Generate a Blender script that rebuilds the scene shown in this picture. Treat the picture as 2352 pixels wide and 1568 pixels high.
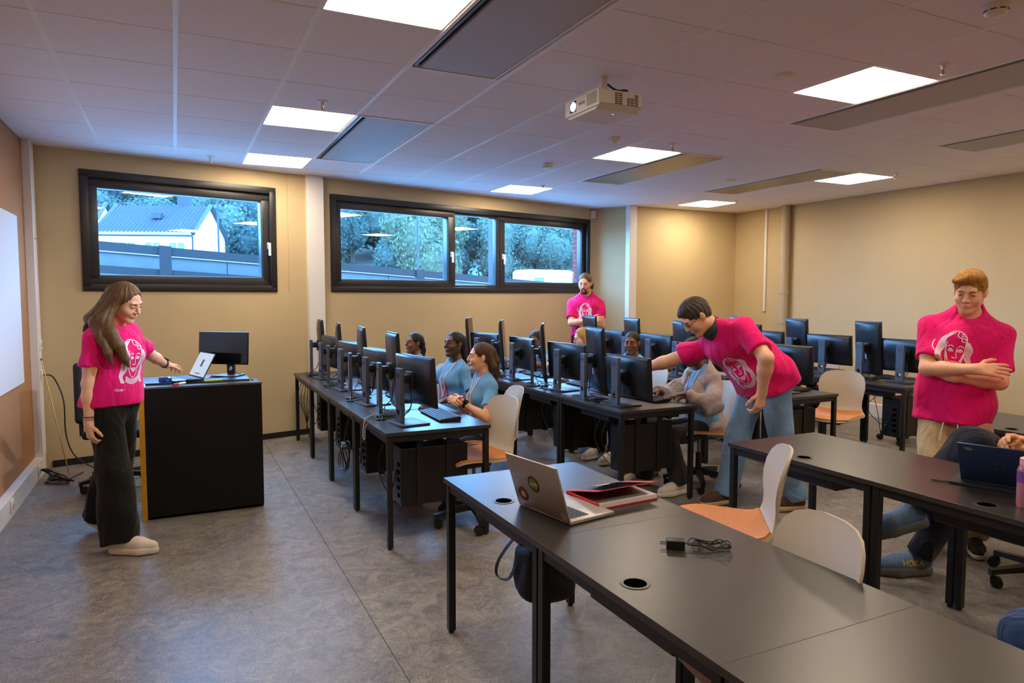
import bpy, bmesh, math, random
import numpy as np
from mathutils import Vector, Matrix
from mathutils.bvhtree import BVHTree

for _o in list(bpy.data.objects):
    bpy.data.objects.remove(_o)
SC = bpy.context.scene
COL = SC.collection
rnd = random.Random(7)
PI = math.pi

# ------------------------------------------------------------------ camera
CAM_H = 1.57
def cam_axes(yaw, pitch, roll):
    cy, sy = math.cos(yaw), math.sin(yaw)
    f = Vector((sy * math.cos(pitch), cy * math.cos(pitch), math.sin(pitch)))
    r = Vector((cy, -sy, 0)); d = f.cross(r)
    c, s = math.cos(roll), math.sin(roll)
    return c * r + s * d, -s * r + c * d, f
_r, _d, _f = cam_axes(math.radians(25.96), math.radians(-3.8506), math.radians(-0.0835))
cam_data = bpy.data.cameras.new('camera')
cam_data.sensor_width = 36.0
cam_data.lens = 36.0 * 1587.83 / 2352.0
cam_data.clip_start = 0.05
cam_data.clip_end = 400
cam = bpy.data.objects.new('camera', cam_data)
COL.objects.link(cam)
cam.matrix_world = Matrix(((_r.x, -_d.x, -_f.x, 0), (_r.y, -_d.y, -_f.y, 0), (_r.z, -_d.z, -_f.z, CAM_H), (0, 0, 0, 1)))
SC.camera = cam

# ------------------------------------------------------------------ world (rainy overcast daylight, cool against the warm lamps)
world = bpy.data.worlds.new('overcast_sky'); SC.world = world
world.use_nodes = True
_bg = world.node_tree.nodes['Background']
_bg.inputs['Color'].default_value = (0.17, 0.47, 1.0, 1)
_bg.inputs['Strength'].default_value = 21.0
PANEL_STRENGTH = 16.0
PANEL_COLOR = (1.0, 0.83, 0.62)
PROJECTOR_POWER = 190.0

# ------------------------------------------------------------------ exposure
SC.view_settings.view_transform = 'Standard'
SC.view_settings.look = 'None'
SC.view_settings.gamma = 1.0
SC.view_settings.use_curve_mapping = False
SC.view_settings.exposure = 0.84
SC.cycles.adaptive_threshold = 0.05
SC.cycles.use_light_tree = False
SC.cycles.max_bounces = 8
SC.cycles.diffuse_bounces = 6
SC.cycles.caustics_reflective = False
SC.cycles.caustics_refractive = False

# ------------------------------------------------------------------ materials
MATS = {}
def srgb(r, g, b):
    def f(c):
        c /= 255.0
        return c / 12.92 if c <= 0.04045 else ((c + 0.055) / 1.055) ** 2.4
    return (f(r), f(g), f(b))
def mat(name, col, rough=0.5, metal=0.0, var=0.06, scale=30.0, bump=0.0, bscale=200.0, spec=0.5, sheen=0.0, emit=None, estr=0.0, coat=0.0, sss=0.0, stretch=None):
    if name in MATS: return MATS[name]
    m = bpy.data.materials.new(name); m.use_nodes = True
    nt = m.node_tree; N = nt.nodes; L = nt.links
    p = N['Principled BSDF']
    p.inputs['Roughness'].default_value = rough
    p.inputs['Metallic'].default_value = metal
    p.inputs['Specular IOR Level'].default_value = spec
    if sheen: p.inputs['Sheen Weight'].default_value = sheen
    if coat: p.inputs['Coat Weight'].default_value = coat
    if sss:
        p.inputs['Subsurface Weight'].default_value = sss
        p.inputs['Subsurface Radius'].default_value = (0.012, 0.005, 0.003)
        p.inputs['Subsurface Scale'].default_value = 1.0
    if emit:
        p.inputs['Emission Color'].default_value = (*emit, 1)
        p.inputs['Emission Strength'].default_value = estr
    tc = N.new('ShaderNodeTexCoord')
    src = tc.outputs['Object']
    if stretch:
        mp = N.new('ShaderNodeMapping'); mp.inputs['Scale'].default_value = stretch
        L.new(src, mp.inputs['Vector']); src = mp.outputs['Vector']
    nz = N.new('ShaderNodeTexNoise'); nz.inputs['Scale'].default_value = scale; nz.inputs['Detail'].default_value = 4
    L.new(src, nz.inputs['Vector'])
    mx = N.new('ShaderNodeMix'); mx.data_type = 'RGBA'
    mx.inputs[6].default_value = (*[max(0, c * (1 - var * 2)) for c in col], 1)
    mx.inputs[7].default_value = (*[min(1, c * (1 + var * 2)) for c in col], 1)
    L.new(nz.outputs['Fac'], mx.inputs[0]); L.new(mx.outputs[2], p.inputs['Base Color'])
    if bump:
        nb = N.new('ShaderNodeTexNoise'); nb.inputs['Scale'].default_value = bscale; nb.inputs['Detail'].default_value = 3
        L.new(src, nb.inputs['Vector'])
        b = N.new('ShaderNodeBump'); b.inputs['Strength'].default_value = bump; b.inputs['Distance'].default_value = 0.003
        L.new(nb.outputs['Fac'], b.inputs['Height']); L.new(b.outputs['Normal'], p.inputs['Normal'])
    MATS[name] = m
    return m

# ------------------------------------------------------------------ mesh building
class MB:
    """collects shapes; build() links them as ONE mesh object"""
    def __init__(self): self.v = []; self.f = []; self.mi = []; self.cur = 0
    def add(self, vs, fs):
        b = len(self.v); self.v += [tuple(x) for x in vs]
        self.f += [tuple(i + b for i in q) for q in fs]; self.mi += [self.cur] * len(fs)
        return self
    def slot(self, i): self.cur = i; return self
    def box(self, x0, x1, y0, y1, z0, z1, bev=0.0, T=None):
        if bev <= 0:
            vs = [(x, y, z) for z in (z0, z1) for y in (y0, y1) for x in (x0, x1)]
            fs = [(0, 2, 3, 1), (4, 5, 7, 6), (0, 1, 5, 4), (2, 6, 7, 3), (0, 4, 6, 2), (1, 3, 7, 5)]
        else:
            bm = bmesh.new(); bmesh.ops.create_cube(bm, size=1.0)
            for v in bm.verts:
                v.co = Vector(((x0 + x1) / 2 + v.co.x * (x1 - x0), (y0 + y1) / 2 + v.co.y * (y1 - y0), (z0 + z1) / 2 + v.co.z * (z1 - z0)))
            bmesh.ops.bevel(bm, geom=list(bm.edges), offset=bev, segments=2, affect='EDGES', profile=0.6)
            bm.verts.index_update()
            vs = [v.co.copy() for v in bm.verts]; fs = [[v.index for v in f.verts] for f in bm.faces]; bm.free()
        if T is not None: vs = [T @ Vector(v) for v in vs]
        return self.add(vs, fs)
    def tube(self, pts, r, n=8, caps=True, closed=False):
        pts = [Vector(p) for p in pts]; rs = r if isinstance(r, (list, tuple)) else [r] * len(pts)
        vs = []; fs = []; up = None; m = len(pts)
        for i, p in enumerate(pts):
            if closed: t = pts[(i + 1) % m] - pts[i - 1]
            else: t = (pts[min(i + 1, m - 1)] - pts[max(i - 1, 0)])
            t.normalize()
            if up is None:
                up = Vector((0, 0, 1)) if abs(t.z) < 0.9 else Vector((1, 0, 0))
            a = t.cross(up)
            if a.length < 1e-4: a = t.cross(Vector((0, 1, 0)))
            a.normalize(); up = a.cross(t).normalized()
            for k in range(n):
                an = 2 * PI * k / n
                vs.append(p + (a * math.cos(an) + up * math.sin(an)) * rs[i])
        rng = m if closed else m - 1
        for i in range(rng):
            j = (i + 1) % m
            for k in range(n):
                fs.append((i * n + k, j * n + k, j * n + (k + 1) % n, i * n + (k + 1) % n))
        if caps and not closed:
            fs.append(tuple(range(n))); fs.append(tuple((m - 1) * n + k for k in reversed(range(n))))
        return self.add(vs, fs)
    def cyl(self, p0, p1, r0, r1=None, n=16):
        return self.tube([p0, p1], [r0, r0 if r1 is None else r1], n)
    def lathe(self, prof, n=24, T=None):
        """prof: (r, z) list, closed on the axis where r == 0"""
        vs = []; fs = []
        for r, z in prof:
            for k in range(n):
                a = 2 * PI * k / n; vs.append((r * math.cos(a), r * math.sin(a), z))
        for i in range(len(prof) - 1):
            for k in range(n):
                fs.append((i * n + k, i * n + (k + 1) % n, (i + 1) * n + (k + 1) % n, (i + 1) * n + k))
        if prof[0][0] > 1e-6: fs.append(tuple(reversed(range(n))))
        if prof[-1][0] > 1e-6: fs.append(tuple((len(prof) - 1) * n + k for k in range(n)))
        if T is not None: vs = [T @ Vector(v) for v in vs]
        return self.add(vs, fs)
    def prism(self, poly, axis, a0, a1, T=None):
        """poly: 2D outline; extruded along axis ('x','y','z')"""
        n = len(poly)
        def mk(u, w, a): return {'x': (a, u, w), 'y': (u, a, w), 'z': (u, w, a)}[axis]
        vs = [mk(u, w, a0) for u, w in poly] + [mk(u, w, a1) for u, w in poly]
        fs = [tuple(reversed(range(n))), tuple(range(n, 2 * n))] + [(i, (i + 1) % n, n + (i + 1) % n, n + i) for i in range(n)]
        if T is not None: vs = [T @ Vector(v) for v in vs]
        return self.add(vs, fs)
    def sphere(self, c, r, n=12, m=8):
        rx, ry, rz = r if isinstance(r, (tuple, list)) else (r, r, r)
        vs = [(c[0], c[1], c[2] + rz)]; fs = []
        for i in range(1, m):
            for k in range(n):
                a = PI * i / m; b = 2 * PI * k / n
                vs.append((c[0] + rx * math.sin(a) * math.cos(b), c[1] + ry * math.sin(a) * math.sin(b), c[2] + rz * math.cos(a)))
        vs.append((c[0], c[1], c[2] - rz)); e = len(vs) - 1
        for k in range(n): fs.append((0, 1 + k, 1 + (k + 1) % n)); fs.append((e, 1 + (m - 2) * n + (k + 1) % n, 1 + (m - 2) * n + k))
        for i in range(m - 2):
            for k in range(n): fs.append((1 + i * n + k, 1 + (i + 1) * n + k, 1 + (i + 1) * n + (k + 1) % n, 1 + i * n + (k + 1) % n))
        return self.add(vs, fs)
    def mesh(self, name, mats, smooth=False, fix=True):
        me = bpy.data.meshes.new(name)
        me.from_pydata(self.v, [], self.f)
        for m in (mats if isinstance(mats, (list, tuple)) else [mats]): me.materials.append(m)
        if any(self.mi): me.polygons.foreach_set('material_index', self.mi)
        if fix:
            bm = bmesh.new(); bm.from_mesh(me); bmesh.ops.recalc_face_normals(bm, faces=bm.faces); bm.to_mesh(me); bm.free()
        if smooth:
            me.polygons.foreach_set('use_smooth', [True] * len(me.polygons))
            if smooth != 'all':
                try: me.set_sharp_from_angle(angle=math.radians(40))
                except Exception: pass
        me.update()
        return me
    def build(self, name, mats, parent=None, smooth=False, fix=True):
        return link(name, self.mesh(name, mats, smooth, fix), parent)

def link(name, me, parent=None):
    o = bpy.data.objects.new(name, me); COL.objects.link(o)
    if parent is not None: o.parent = parent
    return o
def tag(o, label, cat, group=None):
    o['label'] = label; o['category'] = cat
    if group: o['group'] = group
    return o
def thing(name, label, cat, loc=(0, 0, 0), rotz=0.0, group=None):
    o = bpy.data.objects.new(name, None); COL.objects.link(o)
    o.empty_display_size = 0.1
    o.location = loc; o.rotation_euler = (0, 0, rotz)
    return tag(o, label, cat, group)
def struct(o, parent=None):
    o['kind'] = 'structure'; return o
def copy_tree(root, loc, rotz, label, group=None):
    """a copy of a thing with copies of its parts and sub-parts (mesh data shared)"""
    r = root.copy(); COL.objects.link(r); r.location = loc; r.rotation_euler = (0, 0, rotz)
    r['label'] = label
    if group: r['group'] = group
    for ch in root.children:
        c = ch.copy(); COL.objects.link(c); c.parent = r
        for g in ch.children:
            d = g.copy(); COL.objects.link(d); d.parent = c
    return r
def spline(pts, n=8):
    """Catmull-Rom through pts"""
    P = [Vector(p) for p in pts]; out = []
    for i in range(len(P) - 1):
        p0 = P[max(i - 1, 0)]; p1 = P[i]; p2 = P[i + 1]; p3 = P[min(i + 2, len(P) - 1)]
        for k in range(n):
            t = k / n
            out.append(0.5 * ((2 * p1) + (p2 - p0) * t + (2 * p0 - 5 * p1 + 4 * p2 - p3) * t * t + (3 * p1 - p0 - 3 * p2 + p3) * t ** 3))
    out.append(P[-1]); return out
def text_mesh(s, size, material, depth=0.0004):
    """lettering as flat geometry in the XY plane, centred"""
    cu = bpy.data.curves.new('lettering', 'FONT'); cu.body = s; cu.size = size; cu.extrude = depth
    cu.align_x = 'CENTER'; cu.align_y = 'CENTER'; cu.resolution_u = 2
    ob = bpy.data.objects.new('lettering', cu); COL.objects.link(ob)
    dg = bpy.context.evaluated_depsgraph_get()
    me = bpy.data.meshes.new_from_object(ob.evaluated_get(dg)); bpy.data.objects.remove(ob)
    me.materials.clear(); me.materials.append(material)
    return me
def Tr(x=0, y=0, z=0): return Matrix.Translation((x, y, z))
def Rx(a): return Matrix.Rotation(a, 4, 'X')
def Ry(a): return Matrix.Rotation(a, 4, 'Y')
def Rz(a): return Matrix.Rotation(a, 4, 'Z')

# ------------------------------------------------------------------ implicit-surface modelling for people and soft goods
def A(*v): return np.array(v, float)
def unit(v):
    v = np.asarray(v, float); n = np.linalg.norm(v); return v / n if n > 1e-9 else v
class RC:      # tapered capsule
    def __init__(s, a, b, ra, rb=None, k=0.03, cuts=(), sq=None):
        s.a = np.asarray(a, float); s.b = np.asarray(b, float); s.ra = ra; s.rb = ra if rb is None else rb
        s.k = k; s.cuts = cuts; s.sq = sq
        m = max(s.ra, s.rb) * (sq[1] if sq is not None and sq[1] > 1 else 1)
        s.lo = np.minimum(s.a, s.b) - m; s.hi = np.maximum(s.a, s.b) + m
    def d(s, P):
        ab = s.b - s.a; L2 = max(ab @ ab, 1e-9)
        q = P - s.a
        t = np.clip((q @ ab) / L2, 0, 1)
        v = q - t[..., None] * ab
        if s.sq is not None:      # stretch the section along a direction: (dir, factor)
            dr = s.sq[0]; c = v @ dr
            v = v - (c * (1 - 1 / s.sq[1]))[..., None] * dr
        d = np.sqrt((v * v).sum(-1)) - (s.ra + (s.rb - s.ra) * t)
        for p, n in s.cuts: d = np.maximum(d, (P - p) @ n)
        return d
class EL:      # ellipsoid
    def __init__(s, c, r, R=None, k=0.03, cuts=()):
        s.c = np.asarray(c, float); s.r = np.asarray(r, float); s.R = R; s.k = k; s.cuts = cuts
        m = s.r.max() if R is not None else s.r
        s.lo = s.c - m; s.hi = s.c + m
    def d(s, P):
        q = P - s.c
        if s.R is not None: q = q @ s.R      # world -> local (R columns are local axes)
        a = q / s.r; k0 = np.sqrt((a * a).sum(-1)); b = a / s.r; k1 = np.sqrt((b * b).sum(-1)) + 1e-9
        d = k0 * (k0 - 1) / k1
        d = np.where(k0 < 1e-6, -s.r.min(), d)
        for p, n in s.cuts: d = np.maximum(d, (P - p) @ n)
        return d
class BX:      # rounded box in a frame
    def __init__(s, c, h, R=None, rad=0.01, k=0.01, cuts=()):
        s.c = np.asarray(c, float); s.h = np.asarray(h, float) - rad; s.R = R; s.rad = rad; s.k = k; s.cuts = cuts
        m = np.linalg.norm(np.asarray(h)) if R is not None else np.asarray(h, float)
        s.lo = s.c - m; s.hi = s.c + m
    def d(s, P):
        q = P - s.c
        if s.R is not None: q = q @ s.R
        q = np.abs(q) - s.h
        d = np.sqrt((np.maximum(q, 0) ** 2).sum(-1)) + np.minimum(q.max(-1), 0) - s.rad
        for p, n in s.cuts: d = np.maximum(d, (P - p) @ n)
        return d
def sdf_mesh(prims, h, subs=(), gcuts=(), wrinkle=None):
    """smooth union of prims minus subs, polygonised by surface nets -> (verts, quads)"""
    lo = np.min([p.lo for p in prims], 0) - 3 * h; hi = np.max([p.hi for p in prims], 0) + 3 * h
    n = np.ceil((hi - lo) / h).astype(int) + 1
    F = np.full(n, 0.2, np.float64)
    ax = [lo[i] + h * np.arange(n[i]) for i in range(3)]
    def block(p, mg):
        i0 = np.maximum(np.floor((p.lo - mg - lo) / h).astype(int), 0); i1 = np.minimum(np.ceil((p.hi + mg - lo) / h).astype(int) + 1, n)
        if (i1 <= i0).any(): return None, None
        sl = tuple(slice(i0[j], i1[j]) for j in range(3))
        return sl, np.stack(np.meshgrid(*[ax[j][sl[j]] for j in range(3)], indexing='ij'), -1)
    for p in prims:
        sl, P = block(p, p.k + 3 * h)
        if sl is None: continue
        d = p.d(P); a = F[sl]; k = max(p.k, 1e-6)
        e = np.maximum(k - np.abs(a - d), 0) / k
        F[sl] = np.minimum(a, d) - e * e * k * 0.25
    for p in subs:
        sl, P = block(p, p.k + 3 * h)
        if sl is None: continue
        d = -p.d(P); a = F[sl]; k = max(p.k, 1e-6)
        e = np.maximum(k - np.abs(a - d), 0) / k
        F[sl] = np.maximum(a, d) + e * e * k * 0.25
    if gcuts or wrinkle:
        P = np.stack(np.meshgrid(*ax, indexing='ij'), -1)
        if wrinkle:
            near = np.abs(F) < 0.04
            F[near] += wrinkle(P[near])
        for c, nn in gcuts: F = np.maximum(F, (P - c) @ nn)
    F[0] = F[-1] = 0.2; F[:, 0] = F[:, -1] = 0.2; F[:, :, 0] = F[:, :, -1] = 0.2
    S = F < 0
    nc = n - 1
    acc = np.zeros((*nc, 3)); cnt = np.zeros(nc)
    faces = []; edges = []
    for axis in range(3):
        s0 = [slice(None)] * 3; s1 = [slice(None)] * 3
        s0[axis] = slice(0, -1); s1[axis] = slice(1, None)
        f0 = F[tuple(s0)]; f1 = F[tuple(s1)]
        cr = (f0 < 0) != (f1 < 0)
        idx = np.argwhere(cr)
        t = f0[cr] / (f0[cr] - f1[cr])
        pos = idx.astype(float); pos[:, axis] += t
        b, c = (axis + 1) % 3, (axis + 2) % 3
        cells = []
        for db, dc in ((0, 0), (-1, 0), (-1, -1), (0, -1)):
            ci = idx.copy(); ci[:, b] += db; ci[:, c] += dc
            cells.append(ci)
            np.add.at(acc, tuple(ci.T), pos); np.add.at(cnt, tuple(ci.T), 1)
        edges.append((cells, f0[cr] < 0))
    act = cnt > 0
    vid = np.full(nc, -1); vid[act] = np.arange(act.sum())
    V = acc[act] / cnt[act][:, None] * h + lo
    for cells, inside in edges:
        q = np.stack([vid[tuple(c.T)] for c in cells], 1)
        q[~inside] = q[~inside][:, ::-1]
        faces.append(q)
    return V, np.concatenate(faces)
def relax(V, Q, it=1, lam=0.5):
    for _ in range(it):
        s = np.zeros_like(V); c = np.zeros(len(V))
        for i in range(4):
            a, b = Q[:, i], Q[:, (i + 1) % 4]
            np.add.at(s, a, V[b]); np.add.at(c, a, 1)
        V = V + lam * (s / np.maximum(c, 1)[:, None] - V)
    return V
def np_mesh(name, V, Q, mats, mi=None):
    me = bpy.data.meshes.new(name)
    me.vertices.add(len(V)); me.vertices.foreach_set('co', np.asarray(V, np.float32).ravel())
    k = Q.shape[1]
    me.loops.add(len(Q) * k); me.loops.foreach_set('vertex_index', Q.astype(np.int32).ravel())
    me.polygons.add(len(Q)); me.polygons.foreach_set('loop_start', np.arange(0, len(Q) * k, k, dtype=np.int32))
    for m in (mats if isinstance(mats, (list, tuple)) else [mats]): me.materials.append(m)
    if mi is not None: me.polygons.foreach_set('material_index', np.asarray(mi, np.int32))
    me.polygons.foreach_set('use_smooth', np.ones(len(Q), bool))
    me.update(calc_edges=True); me.validate()
    return me

def rot(pitch=0, roll=0, yaw=0):
    """pitch: lean forward (+Y); roll: lean right (+X); yaw: turn left; degrees"""
    p, r, y = [math.radians(a) for a in (pitch, roll, yaw)]
    cx, sx = math.cos(-p), math.sin(-p); X = np.array([[1, 0, 0], [0, cx, -sx], [0, sx, cx]])
    cy, sy = math.cos(r), math.sin(r); Y = np.array([[cy, 0, sy], [0, 1, 0], [-sy, 0, cy]])
    cz, sz = math.cos(y), math.sin(y); Z = np.array([[cz, -sz, 0], [sz, cz, 0], [0, 0, 1]])
    return Z @ X @ Y
def ik(a, t, l1, l2, pole):
    a = np.asarray(a, float); t = np.asarray(t, float); v = t - a; d = np.linalg.norm(v)
    m = (l1 + l2) * 0.998
    if d > m: t = a + v / d * m; v = t - a; d = m
    d = max(d, abs(l1 - l2) + 1e-3)
    u = unit(v); c = (l1 * l1 + d * d - l2 * l2) / (2 * d); hh = math.sqrt(max(l1 * l1 - c * c, 0))
    p = np.asarray(pole, float); p = unit(p - (p @ u) * u)
    return a + u * c + p * hh, t

def frame(f, n):
    """columns x, y, z with y along f and z near n"""
    y = unit(f); z = unit(np.asarray(n, float) - (np.asarray(n, float) @ y) * y); x = np.cross(y, z)
    return np.stack([x, y, z], 1)

def hand_prims(w, f, n, side, sc, curl=0.35, spread=0.1, curls=None, thumb=0.4):
    """w wrist, f finger direction, n back of the hand; side +1 right hand, -1 left"""
    B = frame(f, n)                     # x points to the right of the hand seen with the back up
    tx = -side                          # right hand, back up: the thumb is on the left
    def g(x, y, z): return w + B @ (np.array([x * tx, y, z]) * sc)
    out = [RC(g(0.0, -0.03, 0), g(0.0, 0.012, 0), 0.024 * sc, 0.023 * sc, 0.02)]
    base = [(0.028, 0.088), (0.009, 0.094), (-0.010, 0.090), (-0.028, 0.080)]
    ln = [(0.042, 0.026, 0.021), (0.047, 0.030, 0.022), (0.043, 0.028, 0.021), (0.034, 0.021, 0.019)]
    for i, (bx, by) in enumerate(base):
        out.append(RC(g(bx * 0.6, 0.008, 0), g(bx, by, 0.002), 0.0145 * sc, 0.0115 * sc, 0.014))
        c = (curls[i] if curls else curl)
        p = np.array([bx, by, 0.002]); ang = 0.0; sp = math.radians((bx / 0.028) * 5 * (spread / 0.1))
        for j, l in enumerate(ln[i]):
            ang += c * (0.9, 1.25, 0.85)[j]
            q = p + l * np.array([math.sin(sp) * math.cos(ang), math.cos(sp) * math.cos(ang), -math.sin(ang)])
            r0 = (0.0098, 0.0088, 0.0080)[j]; r1 = (0.0088, 0.0080, 0.0070)[j]
            out.append(RC(g(*p), g(*q), r0 * sc, r1 * sc, 0.003))
            p = q
    p = np.array([0.018, 0.018, -0.004])
    for j, (l, a0, dn) in enumerate(((0.045, 0.85, 0.35), (0.032, 0.45, 0.35 + thumb * 0.5), (0.026, 0.25, 0.35 + thumb))):
        d = np.array([math.sin(a0), math.cos(a0), -math.sin(dn) * 0.7]); d = d / np.linalg.norm(d)
        q = p + d * l
        out.append(RC(g(*p), g(*q), (0.015, 0.0108, 0.0098)[j] * sc, (0.0108, 0.0098, 0.0082)[j] * sc, 0.008))
        p = q
    return out

def head_prims(H, C, sc, sex, jaw=1.0):
    def g(x, y, z): return C + H @ (np.array([x, y, z]) * sc)
    e = lambda x, y, z, rx, ry, rz, k: EL(g(x, y, z), np.array([rx, ry, rz]) * sc, H, k * sc)
    fw = 0.95 if sex == 'f' else 1.0
    P = [e(0, -0.014, 0.036, 0.0765, 0.097, 0.086, 0.01), e(0, 0.028, -0.028, 0.0625 * fw, 0.062, 0.092, 0.03)]
    P += [RC(g(-0.05 * fw, -0.005, -0.052), g(-0.016, 0.06, -0.1), 0.017 * sc * jaw, 0.0165 * sc * jaw, 0.03 * sc),
          RC(g(0.05 * fw, -0.005, -0.052), g(0.016, 0.06, -0.1), 0.017 * sc * jaw, 0.0165 * sc * jaw, 0.03 * sc),
          e(0, 0.068, -0.103, 0.02 * jaw, 0.016, 0.015, 0.022)]
    for sx in (-1, 1):
        P += [e(sx * 0.037, 0.058, -0.032, 0.026, 0.026, 0.026, 0.025)]
        P += [EL(g(sx * 0.078, -0.008, -0.004), np.array([0.0085, 0.02, 0.032]) * sc, H @ rot(-8, 0, sx * 22), 0.006 * sc)]
    P += [RC(g(-0.036, 0.08, 0.026), g(0.036, 0.08, 0.026), 0.0105 * sc, None, 0.016 * sc)]
    subs = [EL(g(sx * 0.032, 0.104, 0.007), np.array([0.018, 0.017, 0.0115]) * sc, H, 0.012 * sc) for sx in (-1, 1)]
    P2 = [RC(g(0, 0.09, 0.014), g(0, 0.110, -0.026), 0.0075 * sc, 0.0115 * sc, 0.011 * sc),
          e(-0.0115, 0.097, -0.031, 0.0085, 0.009, 0.0075, 0.006), e(0.0115, 0.097, -0.031, 0.0085, 0.009, 0.0075, 0.006),
          e(0, 0.080, -0.061, 0.026, 0.014, 0.017, 0.014),
          e(0, 0.0930, -0.0575, 0.02, 0.0055, 0.0042, 0.006), e(0, 0.0915, -0.0660, 0.017, 0.006, 0.005, 0.006)]
    for sx in (-1, 1): P2.append(e(sx * 0.032, 0.0775, 0.0065, 0.0155, 0.0135, 0.0125, 0.006))
    return P, subs, P2

SKIN = {'fair': srgb(232, 176, 142), 'tan': srgb(214, 158, 118), 'brown': srgb(120, 74, 48), 'dark': srgb(92, 56, 38)}
def skin_mats(tone):
    c = SKIN[tone]
    sk = mat('skin_' + tone, c, 0.5, var=0.05, scale=25, bump=0.08, bscale=260)
    lp = mat('lips_' + tone, (c[0] * 0.8, c[1] * 0.6, c[2] * 0.6), 0.4)
    return sk, lp
HAIRC = {'brown': srgb(104, 76, 46), 'dark': srgb(24, 19, 17), 'blond': srgb(176, 132, 66), 'sandy': srgb(166, 118, 52), 'brunette': srgb(74, 50, 34), 'grey': srgb(62, 55, 48), 'ash': srgb(108, 78, 50)}
def hair_mat(c):
    return mat('hair_' + c, HAIRC[c], 0.5, var=0.38, scale=26, bump=0.9, bscale=42, spec=0.3, stretch=(5, 5, 0.55))

def cloth(name, col, fold=0.9, fscale=9.0, **k):
    """woven cloth: fine weave plus soft drapery creases"""
    if name in MATS: return MATS[name]
    m = mat(name, col, k.get('rough', 0.85), var=k.get('var', 0.05), scale=k.get('scale', 18), bump=0.25, bscale=500, sheen=0.12, spec=0.22)
    N = m.node_tree.nodes; L = m.node_tree.links; p = N['Principled BSDF']; tc = N.new('ShaderNodeTexCoord'); mp = N.new('ShaderNodeMapping')
    mp.inputs['Rotation'].default_value = (0.5, 0.35, 0.8); mp.inputs['Scale'].default_value = (1.0, 1.0, 0.42)
    n = N.new('ShaderNodeTexNoise'); n.inputs['Scale'].default_value = fscale; n.inputs['Detail'].default_value = 2.5; n.inputs['Distortion'].default_value = 1.6; n.inputs['Roughness'].default_value = 0.45
    b = N.new('ShaderNodeBump'); b.inputs['Strength'].default_value = fold; b.inputs['Distance'].default_value = 0.03
    L.new(tc.outputs['Object'], mp.inputs['Vector']); L.new(mp.outputs[0], n.inputs['Vector']); L.new(n.outputs['Fac'], b.inputs['Height'])
    old = [x for x in N if x.type == 'BUMP' and x != b][0]; L.new(b.outputs['Normal'], old.inputs['Normal'])
    return m

def folds(seed, amp, freq=24.0):
    r = random.Random(seed); ws = []
    for _ in range(5):
        d = unit(np.array([r.uniform(-1, 1), r.uniform(-1, 1), r.uniform(-1.4, 1.4)])); ws.append((d * freq * r.uniform(0.6, 1.5), r.uniform(0, 6)))
    def fn(P):
        o = np.zeros(len(P))
        for w, ph in ws: o += np.sin(P @ w + ph + 0.9 * np.sin(P @ w[::-1] * 0.7))
        return o * amp / 2.2
    return fn

# line drawing printed on the pink shirts: a front-on face framed by long wavy hair; x right, y up, about one unit high
def print_art():
    L = []
    def c(*p, n=6): L.append([(q.x, q.y) for q in spline([(a, b, 0) for a, b in p], n)])
    c((-.20, .30), (-.17, .44), (-.05, .52), (.08, .50), (.17, .42), (.20, .28))
    c((.02, .51), (.02, .40), (.20, .37)); c((.07, .46), (.13, .46)); c((.07, .42), (.16, .42)); c((.10, .39), (.10, .31), (.20, .31)); c((.15, .35), (.2, .35))
    for i in range(6):
        o = i * 0.028
        c((-.03 - o * .9, .50 - o * .35), (-.20 - o * .55, .34), (-.20 - o, .16), (-.27 - o * .7, .0), (-.20 - o, -.18), (-.29 - o * .5, -.34), (-.22 - o * .6, -.50))
    for i in range(5):
        o = i * 0.027
        c((.18 + o * .5, .30), (.21 + o, .14), (.18 + o, -.02), (.25 + o * .8, -.18), (.20 + o, -.34), (.27 + o * .6, -.50))
    c((-.38, .05), (-.44, .13), (-.43, .24), (-.40, .27))
    c((-.17, .28), (-.18, .05), (-.15, -.16), (-.07, -.32), (.0, -.37), (.08, -.32), (.14, -.16), (.17, .05), (.18, .28))
    for sx in (-1, 1):
        c((sx * .15, .17), (sx * .10, .21), (sx * .04, .18)); c((sx * .14, .10), (sx * .09, .14), (sx * .035, .09)); c((sx * .14, .10), (sx * .09, .075), (sx * .035, .09))
        c((sx * .105, .105), (sx * .09, .125), (sx * .075, .105), (sx * .09, .085), (sx * .105, .105))
        c((sx * .15, .02), (sx * .13, -.08), (sx * .09, -.16)); c((sx * .16, .06), (sx * .15, -.06), (sx * .115, -.14))
    c((.03, .16), (.025, .02), (.045, -.04), (.02, -.065), (0, -.055), (-.02, -.065), (-.045, -.04)); 
    c((-.08, -.17), (-.03, -.14), (0, -.155), (.03, -.14), (.08, -.17)); c((-.08, -.17), (0, -.18), (.08, -.17)); c((-.08, -.17), (0, -.23), (.08, -.17)); c((-.04, -.20), (.0, -.21), (.04, -.20))
    for i in range(5): 
        y = -.40 - i * .028
        c((-.20, y + .06), (-.08, y), (.0, y - .01), (.09, y), (.20, y + .06))
    return L
ART = print_art()
LETTERS = {'T': [[(0, 1), (1, 1)], [(.5, 1), (.5, 0)]], 'E': [[(.9, 1), (.1, 1), (.1, 0), (.9, 0)], [(.1, .5), (.75, .5)]], 'N': [[(.1, 0), (.1, 1), (.9, 0), (.9, 1)]],
           'K': [[(.1, 0), (.1, 1)], [(.9, 1), (.1, .45), (.9, 0)]], 'H': [[(.1, 0), (.1, 1)], [(.9, 0), (.9, 1)], [(.1, .5), (.9, .5)]],
           'O': [[(.5, 0), (.1, .2), (.1, .8), (.5, 1), (.9, .8), (.9, .2), (.5, 0)]], 'A': [[(0, 0), (.5, 1), (1, 0)], [(.2, .35), (.8, .35)]], '-': [[(.2, .5), (.8, .5)]]}
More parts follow.
